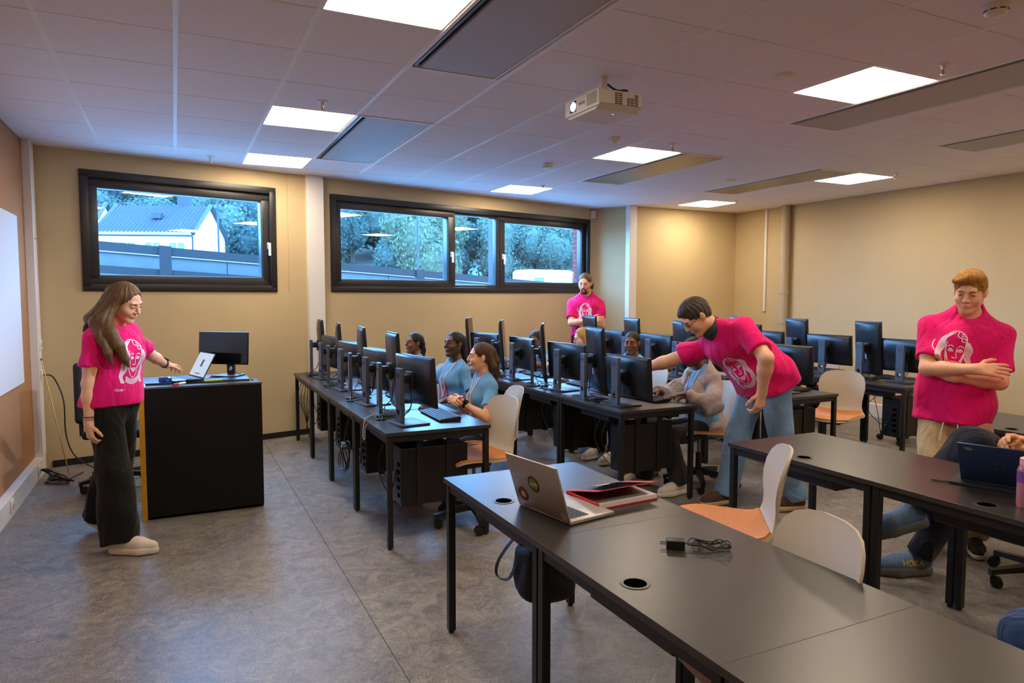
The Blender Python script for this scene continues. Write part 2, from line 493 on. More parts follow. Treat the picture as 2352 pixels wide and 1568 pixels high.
def project_lines(lines, V, Q, org, ux, uy, size, width, mt, name, parent):
    """lay ribbons of line work on a cloth surface, projected along the drawing's normal"""
    bvh = BVHTree.FromPolygons([Vector(v) for v in V], [tuple(int(i) for i in q) for q in Q])
    nrm = np.cross(ux, uy); mb = MB()
    for ln in lines:
        pts = []
        for i in range(len(ln) - 1):
            (x0, y0), (x1, y1) = ln[i], ln[i + 1]; k = max(1, int(math.hypot(x1 - x0, y1 - y0) * size / 0.008))
            pts += [(x0 + (x1 - x0) * j / k, y0 + (y1 - y0) * j / k) for j in range(k)]
        pts.append(ln[-1])
        prev = None
        for i, (x, y) in enumerate(pts):
            xa, ya = pts[max(i - 1, 0)]; xb, yb = pts[min(i + 1, len(pts) - 1)]
            t = unit(np.array([xb - xa, yb - ya])); s = np.array([-t[1], t[0]]) * width / 2 / size
            row = []
            for sg in (-1, 1):
                o = org + ux * ((x + s[0] * sg) * size) + uy * ((y + s[1] * sg) * size) + nrm * 0.4
                h = bvh.ray_cast(Vector(o), Vector(-nrm), 1.0)
                row.append(None if h[0] is None or h[1].dot(Vector(nrm)) < 0.1 else h[0] + h[1] * 0.0013)
            if None in row: prev = None; continue
            if prev: mb.add([prev[0], prev[1], row[1], row[0]], [(0, 1, 2, 3)])
            prev = row
    if mb.f: return mb.build(name, mt, parent, fix=False)

def shoe(root, K, style, sc, side):
    """K: (origin at heel-ankle point on the sole plane, 3x3 frame with y to the toe, z up)"""
    O, B = K
    def g(x, y, z): return O + B @ (np.array([x * side, y, z]) * sc)
    up, sole, lace = style['mats']
    th = style.get('sole', 0.03)
    prof = [RC(g(0, -0.045, th + 0.02), g(0.004, 0.10, th + 0.008), 0.037 * sc, 0.043 * sc, 0.02), RC(g(0, 0.10, th + 0.012), g(-0.004, 0.165, th + 0.004), 0.042 * sc, 0.032 * sc, 0.02),
            RC(g(0, -0.04, th + 0.03), g(0, -0.03, th + 0.065), 0.036 * sc, 0.036 * sc, 0.02), RC(g(0, -0.015, th + 0.05), g(0, 0.085, th + 0.022), 0.036 * sc, 0.034 * sc, 0.02)]
    V, Q = sdf_mesh(prof, 0.006, gcuts=[(g(0, 0, th - 0.006), -B[:, 2]), (g(0, 0, th + 0.088), B[:, 2])])
    sh = link('shoe', np_mesh('shoe', V, Q, up), root)
    ps = [RC(g(0, -0.045, th * .5), g(0.005, 0.10, th * .5), 0.041 * sc, 0.049 * sc, 0.02), RC(g(0.005, 0.10, th * .5), g(-0.003, 0.165, th * .5), 0.048 * sc, 0.036 * sc, 0.02)]
    V, Q = sdf_mesh(ps, 0.006, gcuts=[(g(0, 0, 0), -B[:, 2]), (g(0, 0, th + 0.004), B[:, 2])])
    link('sole', np_mesh('sole', V, Q, sole), sh)
    mb = MB()
    for i in range(4):
        y = 0.03 + i * 0.022; z = th + 0.066 - i * 0.008
        mb.tube([g(-0.026, y, z - 0.018), g(-0.012, y + .004, z - 0.002), g(0.012, y + .004, z - 0.002), g(0.026, y, z - 0.018)], 0.0035, 5)
    mb.build('laces', lace, sh, smooth=True)
    if style.get('text'):
        bx = style['text_side'] * side
        project_lines(text_lines(style['text']), *sdf_mesh(prof, 0.006), g(0.0, 0.03, th + 0.026), B[:, 1] * side, B[:, 2], 0.088, 0.0065, style['text_mat'], 'lettering', sh)
    return sh
def text_lines(s):
    out = []; w = 0.30; n = len(s)
    for i, ch in enumerate(s):
        for l in LETTERS[ch]: out.append([((i - n / 2) * w * 1.18 + x * w, (y - 0.5) * 0.34) for x, y in l])
    return out

def person(label, loc, face, sp):
    """loc: floor point, face: heading in degrees (0 = +X); sp: the pose and the clothes, local frame forward +Y, right +X"""
    s = sp.get('s', 1.0); sex = sp.get('sex', 'm'); w = sp.get('w', 1.0)
    ang = math.radians(face - 90)
    root = thing('person', label, 'person', (loc[0], loc[1], loc[2] if len(loc) > 2 else 0), ang, sp.get('group'))
    ca, sa = math.cos(ang), math.sin(ang); z0 = loc[2] if len(loc) > 2 else 0
    def pt(p):
        if p[0] == 'l': return np.asarray(p[1:], float)
        if len(p) == 4:
            dx, dy = p[1] - loc[0], p[2] - loc[1]; return np.array([ca * dx + sa * dy, -sa * dx + ca * dy, p[3] - z0])
        return np.asarray(p, float)
    def dirn(d):
        if len(d) == 4: return np.array([ca * d[1] + sa * d[2], -sa * d[1] + ca * d[2], d[3]])
        return np.asarray(d, float)
    fem = sex == 'f'
    Rp = rot(*sp.get('pelR', (0, 0, 0))); Rc = rot(*sp.get('chR', (0, 0, 0))) @ rot(0, 0, sp.get('chTw', 0)); Rh = rot(*sp.get('headR', (0, 0, 0)))
    pel = np.asarray(sp.get('pel', (0, 0, 0.96 * s)), float)
    waist = pel + Rp @ A(0, 0, 0.11) * s
    sw = (0.158 if fem else 0.182) * sp.get('sw', 1.0)
    def ch(x, y, z): return waist + Rc @ (A(x, y, z) * s)
    def pv(x, y, z): return pel + Rp @ (A(x, y, z) * s)
    SHD = {1: ch(sw, -0.012, 0.288 + sp.get('shr', 0)), -1: ch(-sw, -0.012, 0.288 + sp.get('shl', 0))}
    neck = ch(0, -0.012, 0.395)
    hs = s * sp.get('hs', 1.0)
    hc = neck + Rc @ A(0, 0.012, 0.028) * s + Rh @ A(0, 0.022, 0.124) * hs
    HIP = {1: pv(0.088, 0, -0.04), -1: pv(-0.088, 0, -0.04)}
    ARM = {}; LEG = {}
    for side, key in ((1, 'armR'), (-1, 'armL')):
        a = sp[key]; el, wr = ik(SHD[side], pt(a['w']), 0.285 * s, 0.255 * s, dirn(a.get('pole', (0, -1, -0.3))))
        ARM[side] = (SHD[side], el, wr, a)
    for side, key in ((1, 'legR'), (-1, 'legL')):
        a = sp[key]; kn, an = ik(HIP[side], pt(a['a']), 0.43 * s, 0.42 * s, dirn(a.get('pole', (0, 1, 0))))
        LEG[side] = (HIP[side], kn, an, a)
    aw = (0.86 if fem else 1.0) * w * s
    tw = (0.90 if fem else 1.0) * w * s
    def torso(inf, k=0.05):
        P = [EL(ch(0, 0.004, 0.195), np.array([0.152 * tw / s, 0.108 * tw / s, 0.19]) * s + inf, Rc, k),
             RC(SHD[-1] + Rc @ A(0.045, 0, 0.004) * s, SHD[1] + Rc @ A(-0.045, 0, 0.004) * s, 0.046 * tw + inf * .7, None, k),
             EL(ch(0, 0.008 + sp.get('belly', 0) * .5, 0.02), np.array([(0.125 if fem else 0.142) * tw / s, (0.1 + sp.get('belly', 0)) * tw / s, 0.15]) * s + inf, Rc, k),
             EL(pv(0, -0.012, -0.005), np.array([0.168 * (1.02 if fem else 0.98) * tw / s, 0.115 * tw / s, 0.125]) * s + inf, Rp, k)]
        for sx in (-1, 1):
            P.append(EL(pv(sx * 0.075, -0.05, -0.05), np.ones(3) * 0.09 * tw + inf, Rp, k))
            P.append(RC(ch(sx * 0.13, -0.013, 0.312), neck + Rc @ A(sx * 0.022, -0.008, 0.03) * s, 0.047 * s + inf * .7, 0.042 * s + inf * .4, 0.05))
            if fem: P.append(EL(ch(sx * 0.07, 0.082, 0.2), np.array([0.064, 0.055, 0.066]) * tw + inf * .7, Rc, 0.045))
            else: P.append(EL(ch(sx * 0.075, 0.06, 0.245), np.array([0.08, 0.055, 0.07]) * tw + inf * .5, Rc, 0.05))
        return P
    sk, lp = skin_mats(sp.get('skin', 'fair'))
    # --- body: one continuous skin surface
    P = torso(-0.024)
    P.append(RC(neck + Rc @ A(0, -0.005, -0.03) * s, hc + Rh @ A(0, -0.025, -0.05) * hs, (0.052 if fem else 0.06) * s, (0.048 if fem else 0.056) * s, 0.03))
    for side in (1, -1):
        a, e, r, _ = ARM[side]
        P += [RC(a, a + (e - a) * .6, 0.038 * aw, 0.044 * aw, 0.03), RC(a + (e - a) * .55, e, 0.045 * aw, 0.041 * aw, 0.03), RC(e, e + (r - e) * 0.35, 0.041 * aw, 0.041 * aw, 0.02), RC(e + (r - e) * 0.3, r, 0.041 * aw, 0.0265 * aw, 0.02)]
        hp, kn, an, _ = LEG[side]
        P += [RC(hp, kn, 0.075 * tw, 0.052 * tw, 0.04), RC(kn, an, 0.05 * tw, 0.036 * s, 0.02)]
    V, Q = sdf_mesh(P, 0.011)
    VS, QS, off = [V], [Q], len(V)
    mi = [np.zeros(len(Q), int)]
    hprims, hsubs, h2 = head_prims(Rh, hc, hs, sex, sp.get('jaw', 1.0))
    hp_all = hprims + [RC(neck + Rc @ A(0, -0.005, 0.0) * s, hc + Rh @ A(0, -0.025, -0.05) * hs, (0.052 if fem else 0.06) * s, (0.048 if fem else 0.056) * s, 0.03)]
    hv = sp.get('hv', 0.0045)
    V, Q = head_field(hp_all, hsubs, h2, hv)
    cen = ((V[Q].mean(1) - hc) @ Rh) / hs
    lips = 0 * (np.abs(cen[:, 0]) < 0.024 - np.abs(cen[:, 2] + 0.062) * 0.9) & (cen[:, 2] < -0.0525) & (cen[:, 2] > -0.073) & (cen[:, 1] > 0.085)
    VS.append(V); QS.append(Q + off); off += len(V); mi.append(lips.astype(int))
    for side in (1, -1):
        a, e, r, d = ARM[side]
        f = dirn(d['f']) if 'f' in d else (r - e); nn = dirn(d.get('n', (0, 0.3, 1)))
        hpz = hand_prims(r, f, nn, side, (0.93 if fem else 1.02) * s * sp.get('hsz', 1.0), d.get('curl', 0.35), d.get('spread', 0.08), d.get('curls'), d.get('thumb', 0.4))
        hpz.append(RC(r - unit(r - e) * 0.06, r, 0.0305 * aw, 0.0265 * aw, 0.02))
        V, Q = sdf_mesh(hpz, sp.get('hvx', 0.0042)); V = relax(V, Q, 1, 0.3)
        VS.append(V); QS.append(Q + off); off += len(V); mi.append(np.zeros(len(Q), int))
    link('body', np_mesh('body', np.concatenate(VS), np.concatenate(QS), [sk, lp], np.concatenate(mi)), root)
    # --- lips, eyes and brows
    LP = [RC(hc + Rh @ (A(-0.021, 0.0870, -0.0605) * hs), hc + Rh @ (A(-0.005, 0.0965, -0.0577) * hs), 0.0016 * hs, 0.0036 * hs, 0.003), RC(hc + Rh @ (A(0.021, 0.0870, -0.0605) * hs), hc + Rh @ (A(0.005, 0.0965, -0.0577) * hs), 0.0016 * hs, 0.0036 * hs, 0.003),
          RC(hc + Rh @ (A(-0.019, 0.0870, -0.0635) * hs), hc + Rh @ (A(0, 0.0945, -0.0665) * hs), 0.0014 * hs, 0.0046 * hs, 0.003), RC(hc + Rh @ (A(0.019, 0.0870, -0.0635) * hs), hc + Rh @ (A(0, 0.0945, -0.0665) * hs), 0.0014 * hs, 0.0046 * hs, 0.003)]
    V, Q = sdf_mesh(LP, 0.0018); link('lips', np_mesh('lips', V, Q, lp), root)
    def hd(x, y, z): return hc + Rh @ (A(x, y, z) * hs)
    RH = Matrix([list(r) for r in Rh]).to_4x4()
    eyem = mat('eye_white', srgb(196, 188, 178), 0.3, var=0.02); iris = mat('iris_' + sp.get('iris', 'brown'), {'brown': (0.03, 0.015, 0.008), 'blue': (0.07, 0.12, 0.16)}[sp.get('iris', 'brown')], 0.15)
    lid = sp.get('lid', 0.35)
    gz = sp.get('gaze', (0, 0))
    for sx in (-1, 1):
        mb = MB(); T = Matrix.Translation(hd(sx * 0.032, 0.0795 + 0.0010 * (lid < 0.7), 0.0065)) @ RH
        m2 = MB().sphere((0, 0, 0), (0.0118 * hs, 0.0128 * hs, 0.0072 * hs * (1 - lid * 0.75)), 12, 8)
        mb.add([T @ Vector(v) for v in m2.v], m2.f); mb.slot(1)
        m2 = MB().sphere((gz[0] * hs, 0.0105 * hs, gz[1] * hs), (0.0052 * hs, 0.0034 * hs, 0.0058 * hs * (1 - lid * 0.75)), 10, 6)
        mb.add([T @ Vector(v) for v in m2.v], m2.f)
        mb.build('eye', [eyem, iris], root, smooth='all')
        eb = MB(); bt = sp.get('brow', 0.0032)
        eb.tube([hd(sx * 0.014, 0.0975, 0.026), hd(sx * 0.03, 0.0965, 0.0305), hd(sx * 0.048, 0.086, 0.027)], [bt * hs, bt * hs, bt * .5 * hs], 6)
        eb.build('eyebrow', mat('brow_' + sp.get('browc', sp['hair'][0]), tuple(c * 0.55 for c in HAIRC[sp.get('browc', sp['hair'][0])]), 0.8), root, smooth='all')
        if lid > 0.2:
            lm = MB().tube([hd(sx * 0.018, 0.0905, 0.006), hd(sx * 0.032, 0.0945, 0.0095 - lid * 0.007), hd(sx * 0.046, 0.0875, 0.005)], [0.0011 * hs] * 3, 5)
            lm.build('eyelash', mat('lash', (0.02, 0.014, 0.01), 0.8), root, smooth='all')
    # --- hair
    hcol, style, strands = sp['hair'][0], sp['hair'][1], sp['hair'][2] if len(sp['hair']) > 2 else []
    def hcut(y0, z0, y1, z1):
        n = unit(A(0, (z1 - z0) * -1, (y1 - y0)))
        if n[2] > 0: n = -n
        return (hd(0, y0, z0), Rh @ n)
    cap_cut = {'short': hcut(0.06, 0.024, -0.09, -0.07), 'fringe': hcut(0.06, 0.012, -0.09, -0.062), 'buzz': hcut(0.06, 0.03, -0.09, -0.06), 'long': hcut(0.06, -0.02, -0.09, -0.09), 'back': hcut(0.06, 0.02, -0.09, -0.07)}[style]
    vol = {'short': 0.007, 'fringe': 0.009, 'buzz': 0.002, 'long': 0.006, 'back': 0.004}[style]
    fz = {'short': 0.0, 'fringe': -0.014, 'buzz': 0.002, 'long': 0.022, 'back': 0.018}[style]
    top = {'short': 0.012, 'fringe': 0.014, 'buzz': 0.0, 'long': 0.0, 'back': 0.0}[style]
    HP = [EL(hd(0, -0.016, 0.037), (A(0.0785, 0.098, 0.088) + vol * A(0.6, 1, 1)) * hs, Rh, 0.01, cuts=[cap_cut]),
          EL(hd(0, -0.036, -0.008), (A(0.070, 0.068, 0.07) + vol * .5) * hs, Rh, 0.02, cuts=[cap_cut, (hd(0, -0.01, 0), Rh @ A(0, 1, 0.25))])]
    if top:
        HP += [EL(hd(0.012, 0.02, 0.085 + top * .6), A(0.062, 0.075, 0.034) * hs, Rh @ rot(14, 8, 0), 0.02)]
        if style == 'fringe': HP += [RC(hd(0.035, 0.07, 0.098), hd(-0.035, 0.094, 0.072), 0.02 * hs, 0.013 * hs, 0.02), RC(hd(0.03, 0.06, 0.1), hd(0.058, 0.07, 0.068), 0.022 * hs, 0.012 * hs, 0.02)]
    HS = [EL(hd(0, 0.098, -0.018 + fz), A(0.066, 0.07, 0.086) * hs, Rh, 0.012)]
    for st in strands:
        pts, rs = st
        for i in range(len(pts) - 1): HP.append(RC(pt(pts[i]) if len(pts[i]) == 4 else hd(*pts[i]), pt(pts[i + 1]) if len(pts[i + 1]) == 4 else hd(*pts[i + 1]), rs[i] * hs, rs[i + 1] * hs, 0.014))
    def hw(Pp):
        q = ((Pp - hc) @ Rh) / hs
        an = np.arctan2(q[:, 0], q[:, 1] + 0.02)
        return (0.0022 * np.sin(an * 17 + 9 * q[:, 2] + 2.5 * np.sin(q[:, 2] * 30)) + 0.0016 * np.sin(an * 31 - 14 * q[:, 2] + q[:, 0] * 60)) * (0.4 if style == 'buzz' else 0.55 if style == 'back' else 1.0) * np.clip(1.15 - (q[:, 1] - 0.02) * 9, 0.25, 1)
    V, Q = sdf_mesh(HP, 0.005, HS, wrinkle=hw)
    link('hair', np_mesh('hair', V, Q, hair_mat(hcol)), root)
    if sp.get('beard'):
        BP = [RC(hd(-0.054, 0.005, -0.045), hd(-0.02, 0.06, -0.103), 0.02 * hs, 0.021 * hs, 0.02), RC(hd(0.054, 0.005, -0.045), hd(0.02, 0.06, -0.103), 0.02 * hs, 0.021 * hs, 0.02),
              EL(hd(0, 0.07, -0.105), A(0.03, 0.023, 0.024) * hs, Rh, 0.02), RC(hd(-0.024, 0.088, -0.062), hd(0, 0.099, -0.047), 0.006 * hs, 0.006 * hs, 0.006), RC(hd(0.024, 0.088, -0.062), hd(0, 0.099, -0.047), 0.006 * hs, 0.006 * hs, 0.006),
              RC(hd(-0.026, 0.084, -0.062), hd(-0.02, 0.075, -0.095), 0.008 * hs, 0.012 * hs, 0.01), RC(hd(0.026, 0.084, -0.062), hd(0.02, 0.075, -0.095), 0.008 * hs, 0.012 * hs, 0.01)]
        V, Q = sdf_mesh(BP, 0.0045); link('beard', np_mesh('beard', V, Q, hair_mat(sp['beard'])), root)
    if sp.get('glasses'):
        gl = MB()
        for sx in (-1, 1):
            ring = [hd(sx * 0.034 + 0.021 * math.cos(t), 0.1 - abs(0.021 * math.cos(t)) * .1, 0.004 + 0.016 * math.sin(t)) for t in np.linspace(0, 2 * PI, 17)[:-1]]
            gl.tube(ring, 0.0016 * hs, 5, closed=True)
            gl.tube([hd(sx * 0.055, 0.096, 0.008), hd(sx * 0.078, 0.05, 0.008), hd(sx * 0.08, -0.005, 0.006)], 0.0016 * hs, 5)
        gl.tube([hd(-0.013, 0.1, 0.008), hd(0, 0.106, 0.01), hd(0.013, 0.1, 0.008)], 0.0016 * hs, 5)
        gl.build('glasses', mat('glasses_frame', (0.02, 0.02, 0.022), 0.3), root, smooth='all')
    # --- shirt
    sh = sp['shirt']; inf = sh.get('inf', 0.010) * s
    hem = sh.get('hem', -0.09)
    TP = torso(inf, 0.055)
    hemc = (pv(0, 0, hem), -Rp[:, 2])
    TP = [p for p in TP]
    TP.append(RC(ch(0, 0.0, 0.16), pv(0, -0.005, hem + 0.02), 0.1 * tw + inf, 0.127 * tw + inf * 1.2, 0.06, sq=(Rc[:, 0], 1.36)))
    subs = [EL(neck + Rc @ A(0, 0.028, 0.036) * s, A(0.07, 0.083, 0.05) * s * sh.get('neck', 1.0), Rc @ rot(28, 0, 0), 0.012)]
    sl = sh.get('sleeve', 0.62 if fem else 0.76)
    for side in (1, -1):
        a, e, r, _ = ARM[side]; u = unit(e - a); c = a + (e - a) * sl
        TP.append(RC(a, e, 0.053 * aw + inf * .5, 0.066 * aw + inf * .6, 0.03, cuts=[(c, u)]))
        subs.append(RC(c + u * 0.036, e, 0.052 * aw, None, 0.008))
    for side in (1, -1):            # thighs must not open the hem
        pass
    V, Q = sdf_mesh(TP, 0.0085, subs, gcuts=[hemc], wrinkle=folds(sh.get('seed', 3), sh.get('fold', 0.008)))
    V = relax(V, Q, 1, 0.25)
    shirt = link('t_shirt', np_mesh('t_shirt', V, Q, sh['mat']), root)
    if sh.get('art'):
        au, av, asz = sh['art']
        project_lines(ART, V, Q, ch(au, 0, av), -Rc[:, 0], Rc[:, 2], asz, sh.get('artw', 0.0048), sh['art_mat'], 'shirt_print', shirt)
    if sh.get('text'):
        tx, tz, tsz = sh['text'][1:]
        project_lines(text_lines(sh['text'][0]), V, Q, ch(tx, 0, tz), -Rc[:, 0], Rc[:, 2], tsz, 0.0035, sh['art_mat'], 'shirt_lettering', shirt)
    # --- trousers
    tr = sp['trousers']; ti = 0.012 * s; wc_ = (pv(0, 0, tr.get('rise', 0.03)), Rp[:, 2])
    PP = [EL(pv(0, -0.012, -0.005), np.array([0.164 * tw / s, 0.112 * tw / s, 0.125]) * s + ti * .4, Rp, 0.05, cuts=[wc_])]
    cuts = []
    for side in (1, -1):
        PP.append(EL(pv(side * 0.075, -0.05, -0.05), np.ones(3) * 0.088 * tw + ti * .2, Rp, 0.05, cuts=[wc_]))
        hp, kn, an, d = LEG[side]
        u = unit(an - kn); c = an - u * tr.get('crop', 0.0) * s + u * tr.get('drop', 0.015)
        kr, ar = tr.get('knee', 0.064) * w * s, tr.get('cuff', 0.058) * w * s
        PP.append(RC(hp, kn, 0.083 * tw + ti, kr, 0.045)); PP.append(RC(kn, an + u * 0.05, kr, ar, 0.012, cuts=[(c, u)]))
    V, Q = sdf_mesh(PP, 0.0095, wrinkle=folds(tr.get('seed', 5), tr.get('fold', 0.010), 20))
    V = relax(V, Q, 1, 0.25)
    link('trousers', np_mesh('trousers', V, Q, tr['mat']), root)
    # --- shoes
    for side in (1, -1):
        hp, kn, an, d = LEG[side]
        t = math.radians(d.get('toe', 0)); B = rot(*d.get('foot', (0, 0, 0))) if 'foot' in d else rot(0, 0, d.get('toe', 0))
        th = sp['shoes'].get('sole', 0.03)
        O = an - B @ (A(0, -0.025, th + 0.052) * s)
        shoe(root, (O, B), sp['shoes'], s * sp['shoes'].get('size', 1.0), side)
    for ex in sp.get('extra', []): ex(root, dict(ch=ch, pv=pv, hd=hd, ARM=ARM, LEG=LEG, neck=neck, s=s, aw=aw, tw=tw, Rc=Rc, Rp=Rp, SHD=SHD, torso=torso, V=V))
    return root

def head_field(P, subs, P2, h):
    """head: base shapes, sockets carved, then the features added"""
    class Two(object): pass
    lo = np.min([p.lo for p in P], 0); hi = np.max([p.hi for p in P], 0)
    # carve first by giving the sockets to the base, then add features with a second pass on the same lattice
    base = Combo(P, subs, lo, hi)
    return sdf_mesh([base] + P2, h)
class Combo:
    def __init__(s, P, subs, lo, hi):
        s.P = P; s.subs = subs; s.k = 0.001; s.lo = lo; s.hi = hi
    def d(s, X):
        a = None
        for p in s.P:
            d = p.d(X)
            if a is None: a = d; continue
            e = np.maximum(p.k - np.abs(a - d), 0) / p.k; a = np.minimum(a, d) - e * e * p.k * .25
        for p in s.subs:
            d = -p.d(X); e = np.maximum(p.k - np.abs(a - d), 0) / p.k; a = np.maximum(a, d) + e * e * p.k * .25
        return a

# accessories --------------------------------------------------------
def ring_at(a, b, r, n=16):
    u = unit(b - a); x = unit(np.cross(u, A(0.3, 0.2, 1))); y = np.cross(u, x)
    return [a + r * (math.cos(t) * x + math.sin(t) * y) for t in np.linspace(0, 2 * PI, n + 1)[:-1]]
def wrist_band(side, t, rad, thick, mt, name='wrist_band', label=None):
    def fn(root, D):
        a, e, r, _ = D['ARM'][side]; c = e + (r - e) * t; u = unit(r - e)
        mb = MB(); R = (0.0265 + (1 - t) * 0.03) * D['aw'] + rad
        vs = []; n = 20
        for dz in (-thick / 2, thick / 2):
            vs.append(ring_at(c + u * dz, c + u * (dz + 1), R, n))
        inner = [ring_at(c + u * dz, c + u * (dz + 1), R - 0.004, n) for dz in (-thick / 2, thick / 2)]
        allv = vs[0] + vs[1] + inner[1] + inner[0]
        f = []
        for L in range(4):
            for k in range(n): f.append((L * n + k, L * n + (k + 1) % n, ((L + 1) % 4) * n + (k + 1) % n, ((L + 1) % 4) * n + k))
        mb.add(allv, f); o = mb.build(name, mt, root, smooth=True)
        if label: o['label'] = label
    return fn
def watch(side, t, mt, face_dir):
    band = wrist_band(side, t, 0.004, 0.02, mt, 'watch_strap')
    def fn(root, D):
        band(root, D)
        a, e, r, _ = D['ARM'][side]; c = e + (r - e) * t; u = unit(r - e); n = unit(np.asarray(face_dir) - (np.asarray(face_dir) @ u) * u)
        R = (0.0265 + (1 - t) * 0.03) * D['aw'] + 0.006
        B = frame(u, n); T = Matrix.Translation(c + n * R) @ Matrix([list(x) for x in B]).to_4x4()
        MB().box(-0.017, 0.017, -0.019, 0.019, -0.004, 0.005, 0.003, T).build('watch_face', mat('watch_glass', (0.01, 0.01, 0.012), 0.1), root, smooth=True)
    return fn
def lanyard(mt, length=0.34):
    def fn(root, D):
        ch = D['ch']
        shirt = [c for c in root.children if c.name.startswith('t_shirt')][0].data
        n = len(shirt.vertices); co = np.zeros(n * 3, np.float32); shirt.vertices.foreach_get('co', co)
        bvh = BVHTree.FromPolygons([Vector(v) for v in co.reshape(-1, 3)], [tuple(p.vertices) for p in shirt.polygons])
        mb = MB(); Rc = D['Rc']
        for sx in (-1, 1):
            pts = []
            for k in range(15):
                t = k / 14; o = ch(sx * 0.075 * (1 - t) ** 0.8, 0.5, 0.385 - length * t)
                h = bvh.ray_cast(Vector(o), Vector(-Rc[:, 1]), 1.5)
                if h[0] is not None: pts.append(h[0] + h[1] * 0.004)
            if len(pts) > 2: mb.tube(pts, 0.0055, 4)
        if mb.f: mb.build('lanyard', mt, root, smooth=True)
    return fn
def long_sleeves(mt, name='undershirt_sleeve'):
    def fn(root, D):
        for side in (1, -1):
            a, e, r, _ = D['ARM'][side]; aw = D['aw']; u = unit(r - e)
            V, Q = sdf_mesh([RC(a + (e - a) * .62, e, 0.044 * aw, 0.05 * aw, 0.02), RC(e, r, 0.049 * aw, 0.036 * aw, 0.02, cuts=[(r - u * 0.012, u)])], 0.008, wrinkle=folds(11, 0.003, 40))
            link(name, np_mesh(name, V, Q, mt), root)
    return fn

# ================================================================== THE SETTING
CEIL = 2.884
WA = math.atan(0.24)                      # the window wall runs askew to the ceiling grid
WCOS = math.cos(WA)
WO = Vector((-1.14, 7.3864, 0))
WT = Matrix.Translation(WO) @ Rz(WA)      # wall frame: u along the wall, v outwards, z up
def uu(x): return (x + 1.14) / WCOS
ULEN = uu(5.81)

def paint(name, col, rough=0.75):
    return mat(name, col, rough, var=0.025, scale=3.0, bump=0.12, bscale=350, spec=0.35)
m_wall = paint('wall_paint', srgb(198, 176, 134))
m_cork = mat('cork_board', srgb(170, 122, 82), 0.85, var=0.09, scale=120, bump=0.3, bscale=180, spec=0.2)
m_white = mat('white_enamel', srgb(226, 222, 214), 0.45, var=0.02, scale=4)
m_tile = mat('ceiling_tile_felt', srgb(244, 240, 249), 0.9, var=0.05, scale=60, bump=0.25, bscale=260, spec=0.2)  # faint lavender in the base colour stands in for bluish bounced projector light
m_rail = mat('ceiling_rail_white', srgb(244, 242, 242), 0.5, var=0.02)
m_blackpaint = mat('black_skirting', (0.012, 0.011, 0.011), 0.4)
m_frame = mat('window_frame_anthracite', srgb(44, 43, 45), 0.32, var=0.05, scale=12, spec=0.5)
m_lining = mat('window_lining_dark', srgb(32, 31, 32), 0.35, var=0.05, scale=12)
m_reveal = mat('reveal_blue_grey', srgb(24, 28, 34), 0.5)

def floor_material():
    m = bpy.data.materials.new('marbled_vinyl'); m.use_nodes = True
    N = m.node_tree.nodes; L = m.node_tree.links; p = N['Principled BSDF']
    tc = N.new('ShaderNodeTexCoord')
    def noise(scale, det, dist=0.0, rgh=0.6):
        n = N.new('ShaderNodeTexNoise'); n.inputs['Scale'].default_value = scale; n.inputs['Detail'].default_value = det
        n.inputs['Distortion'].default_value = dist; n.inputs['Roughness'].default_value = rgh
        L.new(tc.outputs['Object'], n.inputs['Vector']); return n
    n1 = noise(9, 8, 1.2, 0.72); n2 = noise(60, 6, 2.5, 0.75); n3 = noise(1.3, 3)
    def ramp(src, a, b, c0, c1):
        r = N.new('ShaderNodeValToRGB'); r.color_ramp.elements[0].position = a; r.color_ramp.elements[1].position = b
        r.color_ramp.elements[0].color = (*c0, 1); r.color_ramp.elements[1].color = (*c1, 1); L.new(src, r.inputs[0]); return r
    r1 = ramp(n1.outputs['Fac'], 0.32, 0.68, srgb(94, 91, 91), srgb(150, 144, 139))
    r2 = ramp(n2.outputs['Fac'], 0.38, 0.62, (0.42, 0.42, 0.43), (1.5, 1.46, 1.38))
    mx = N.new('ShaderNodeMix'); mx.data_type = 'RGBA'; mx.blend_type = 'MULTIPLY'; mx.inputs[0].default_value = 0.9
    L.new(r1.outputs[0], mx.inputs[6]); L.new(r2.outputs[0], mx.inputs[7])
    r3 = ramp(n3.outputs['Fac'], 0.3, 0.7, (0.9, 0.9, 0.9), (1.1, 1.1, 1.1))
    m2 = N.new('ShaderNodeMix'); m2.data_type = 'RGBA'; m2.blend_type = 'MULTIPLY'; m2.inputs[0].default_value = 1.0
    L.new(mx.outputs[2], m2.inputs[6]); L.new(r3.outputs[0], m2.inputs[7]); L.new(m2.outputs[2], p.inputs['Base Color'])
    rr = ramp(n1.outputs['Fac'], 0.2, 0.8, (0.36,) * 3, (0.5,) * 3); L.new(rr.outputs[0], p.inputs['Roughness'])
    b = N.new('ShaderNodeBump'); b.inputs['Strength'].default_value = 0.1; b.inputs['Distance'].default_value = 0.002
    L.new(n2.outputs['Fac'], b.inputs['Height']); L.new(b.outputs['Normal'], p.inputs['Normal'])
    return m
RY0 = -2.3
ROOM = [(-1.14, RY0), (8.16, RY0), (8.16, 8.52), (6.10, 8.52), (5.81, 9.054), (-1.14, 7.3864)]
fl = struct(MB().prism(ROOM, 'z', -0.12, 0.0).build('floor', floor_material()))
m_seam = mat('floor_seam', (0.035, 0.034, 0.034), 0.6)
for sx in (0.815, 2.815, 4.815, 6.815):
    MB().box(sx - 0.002, sx + 0.002, RY0 + .02, 7.7 + 0.24 * sx - 0.1 if sx < 5.8 else 8.5, 0.0, 0.0006).build('floor_seam', m_seam, fl)

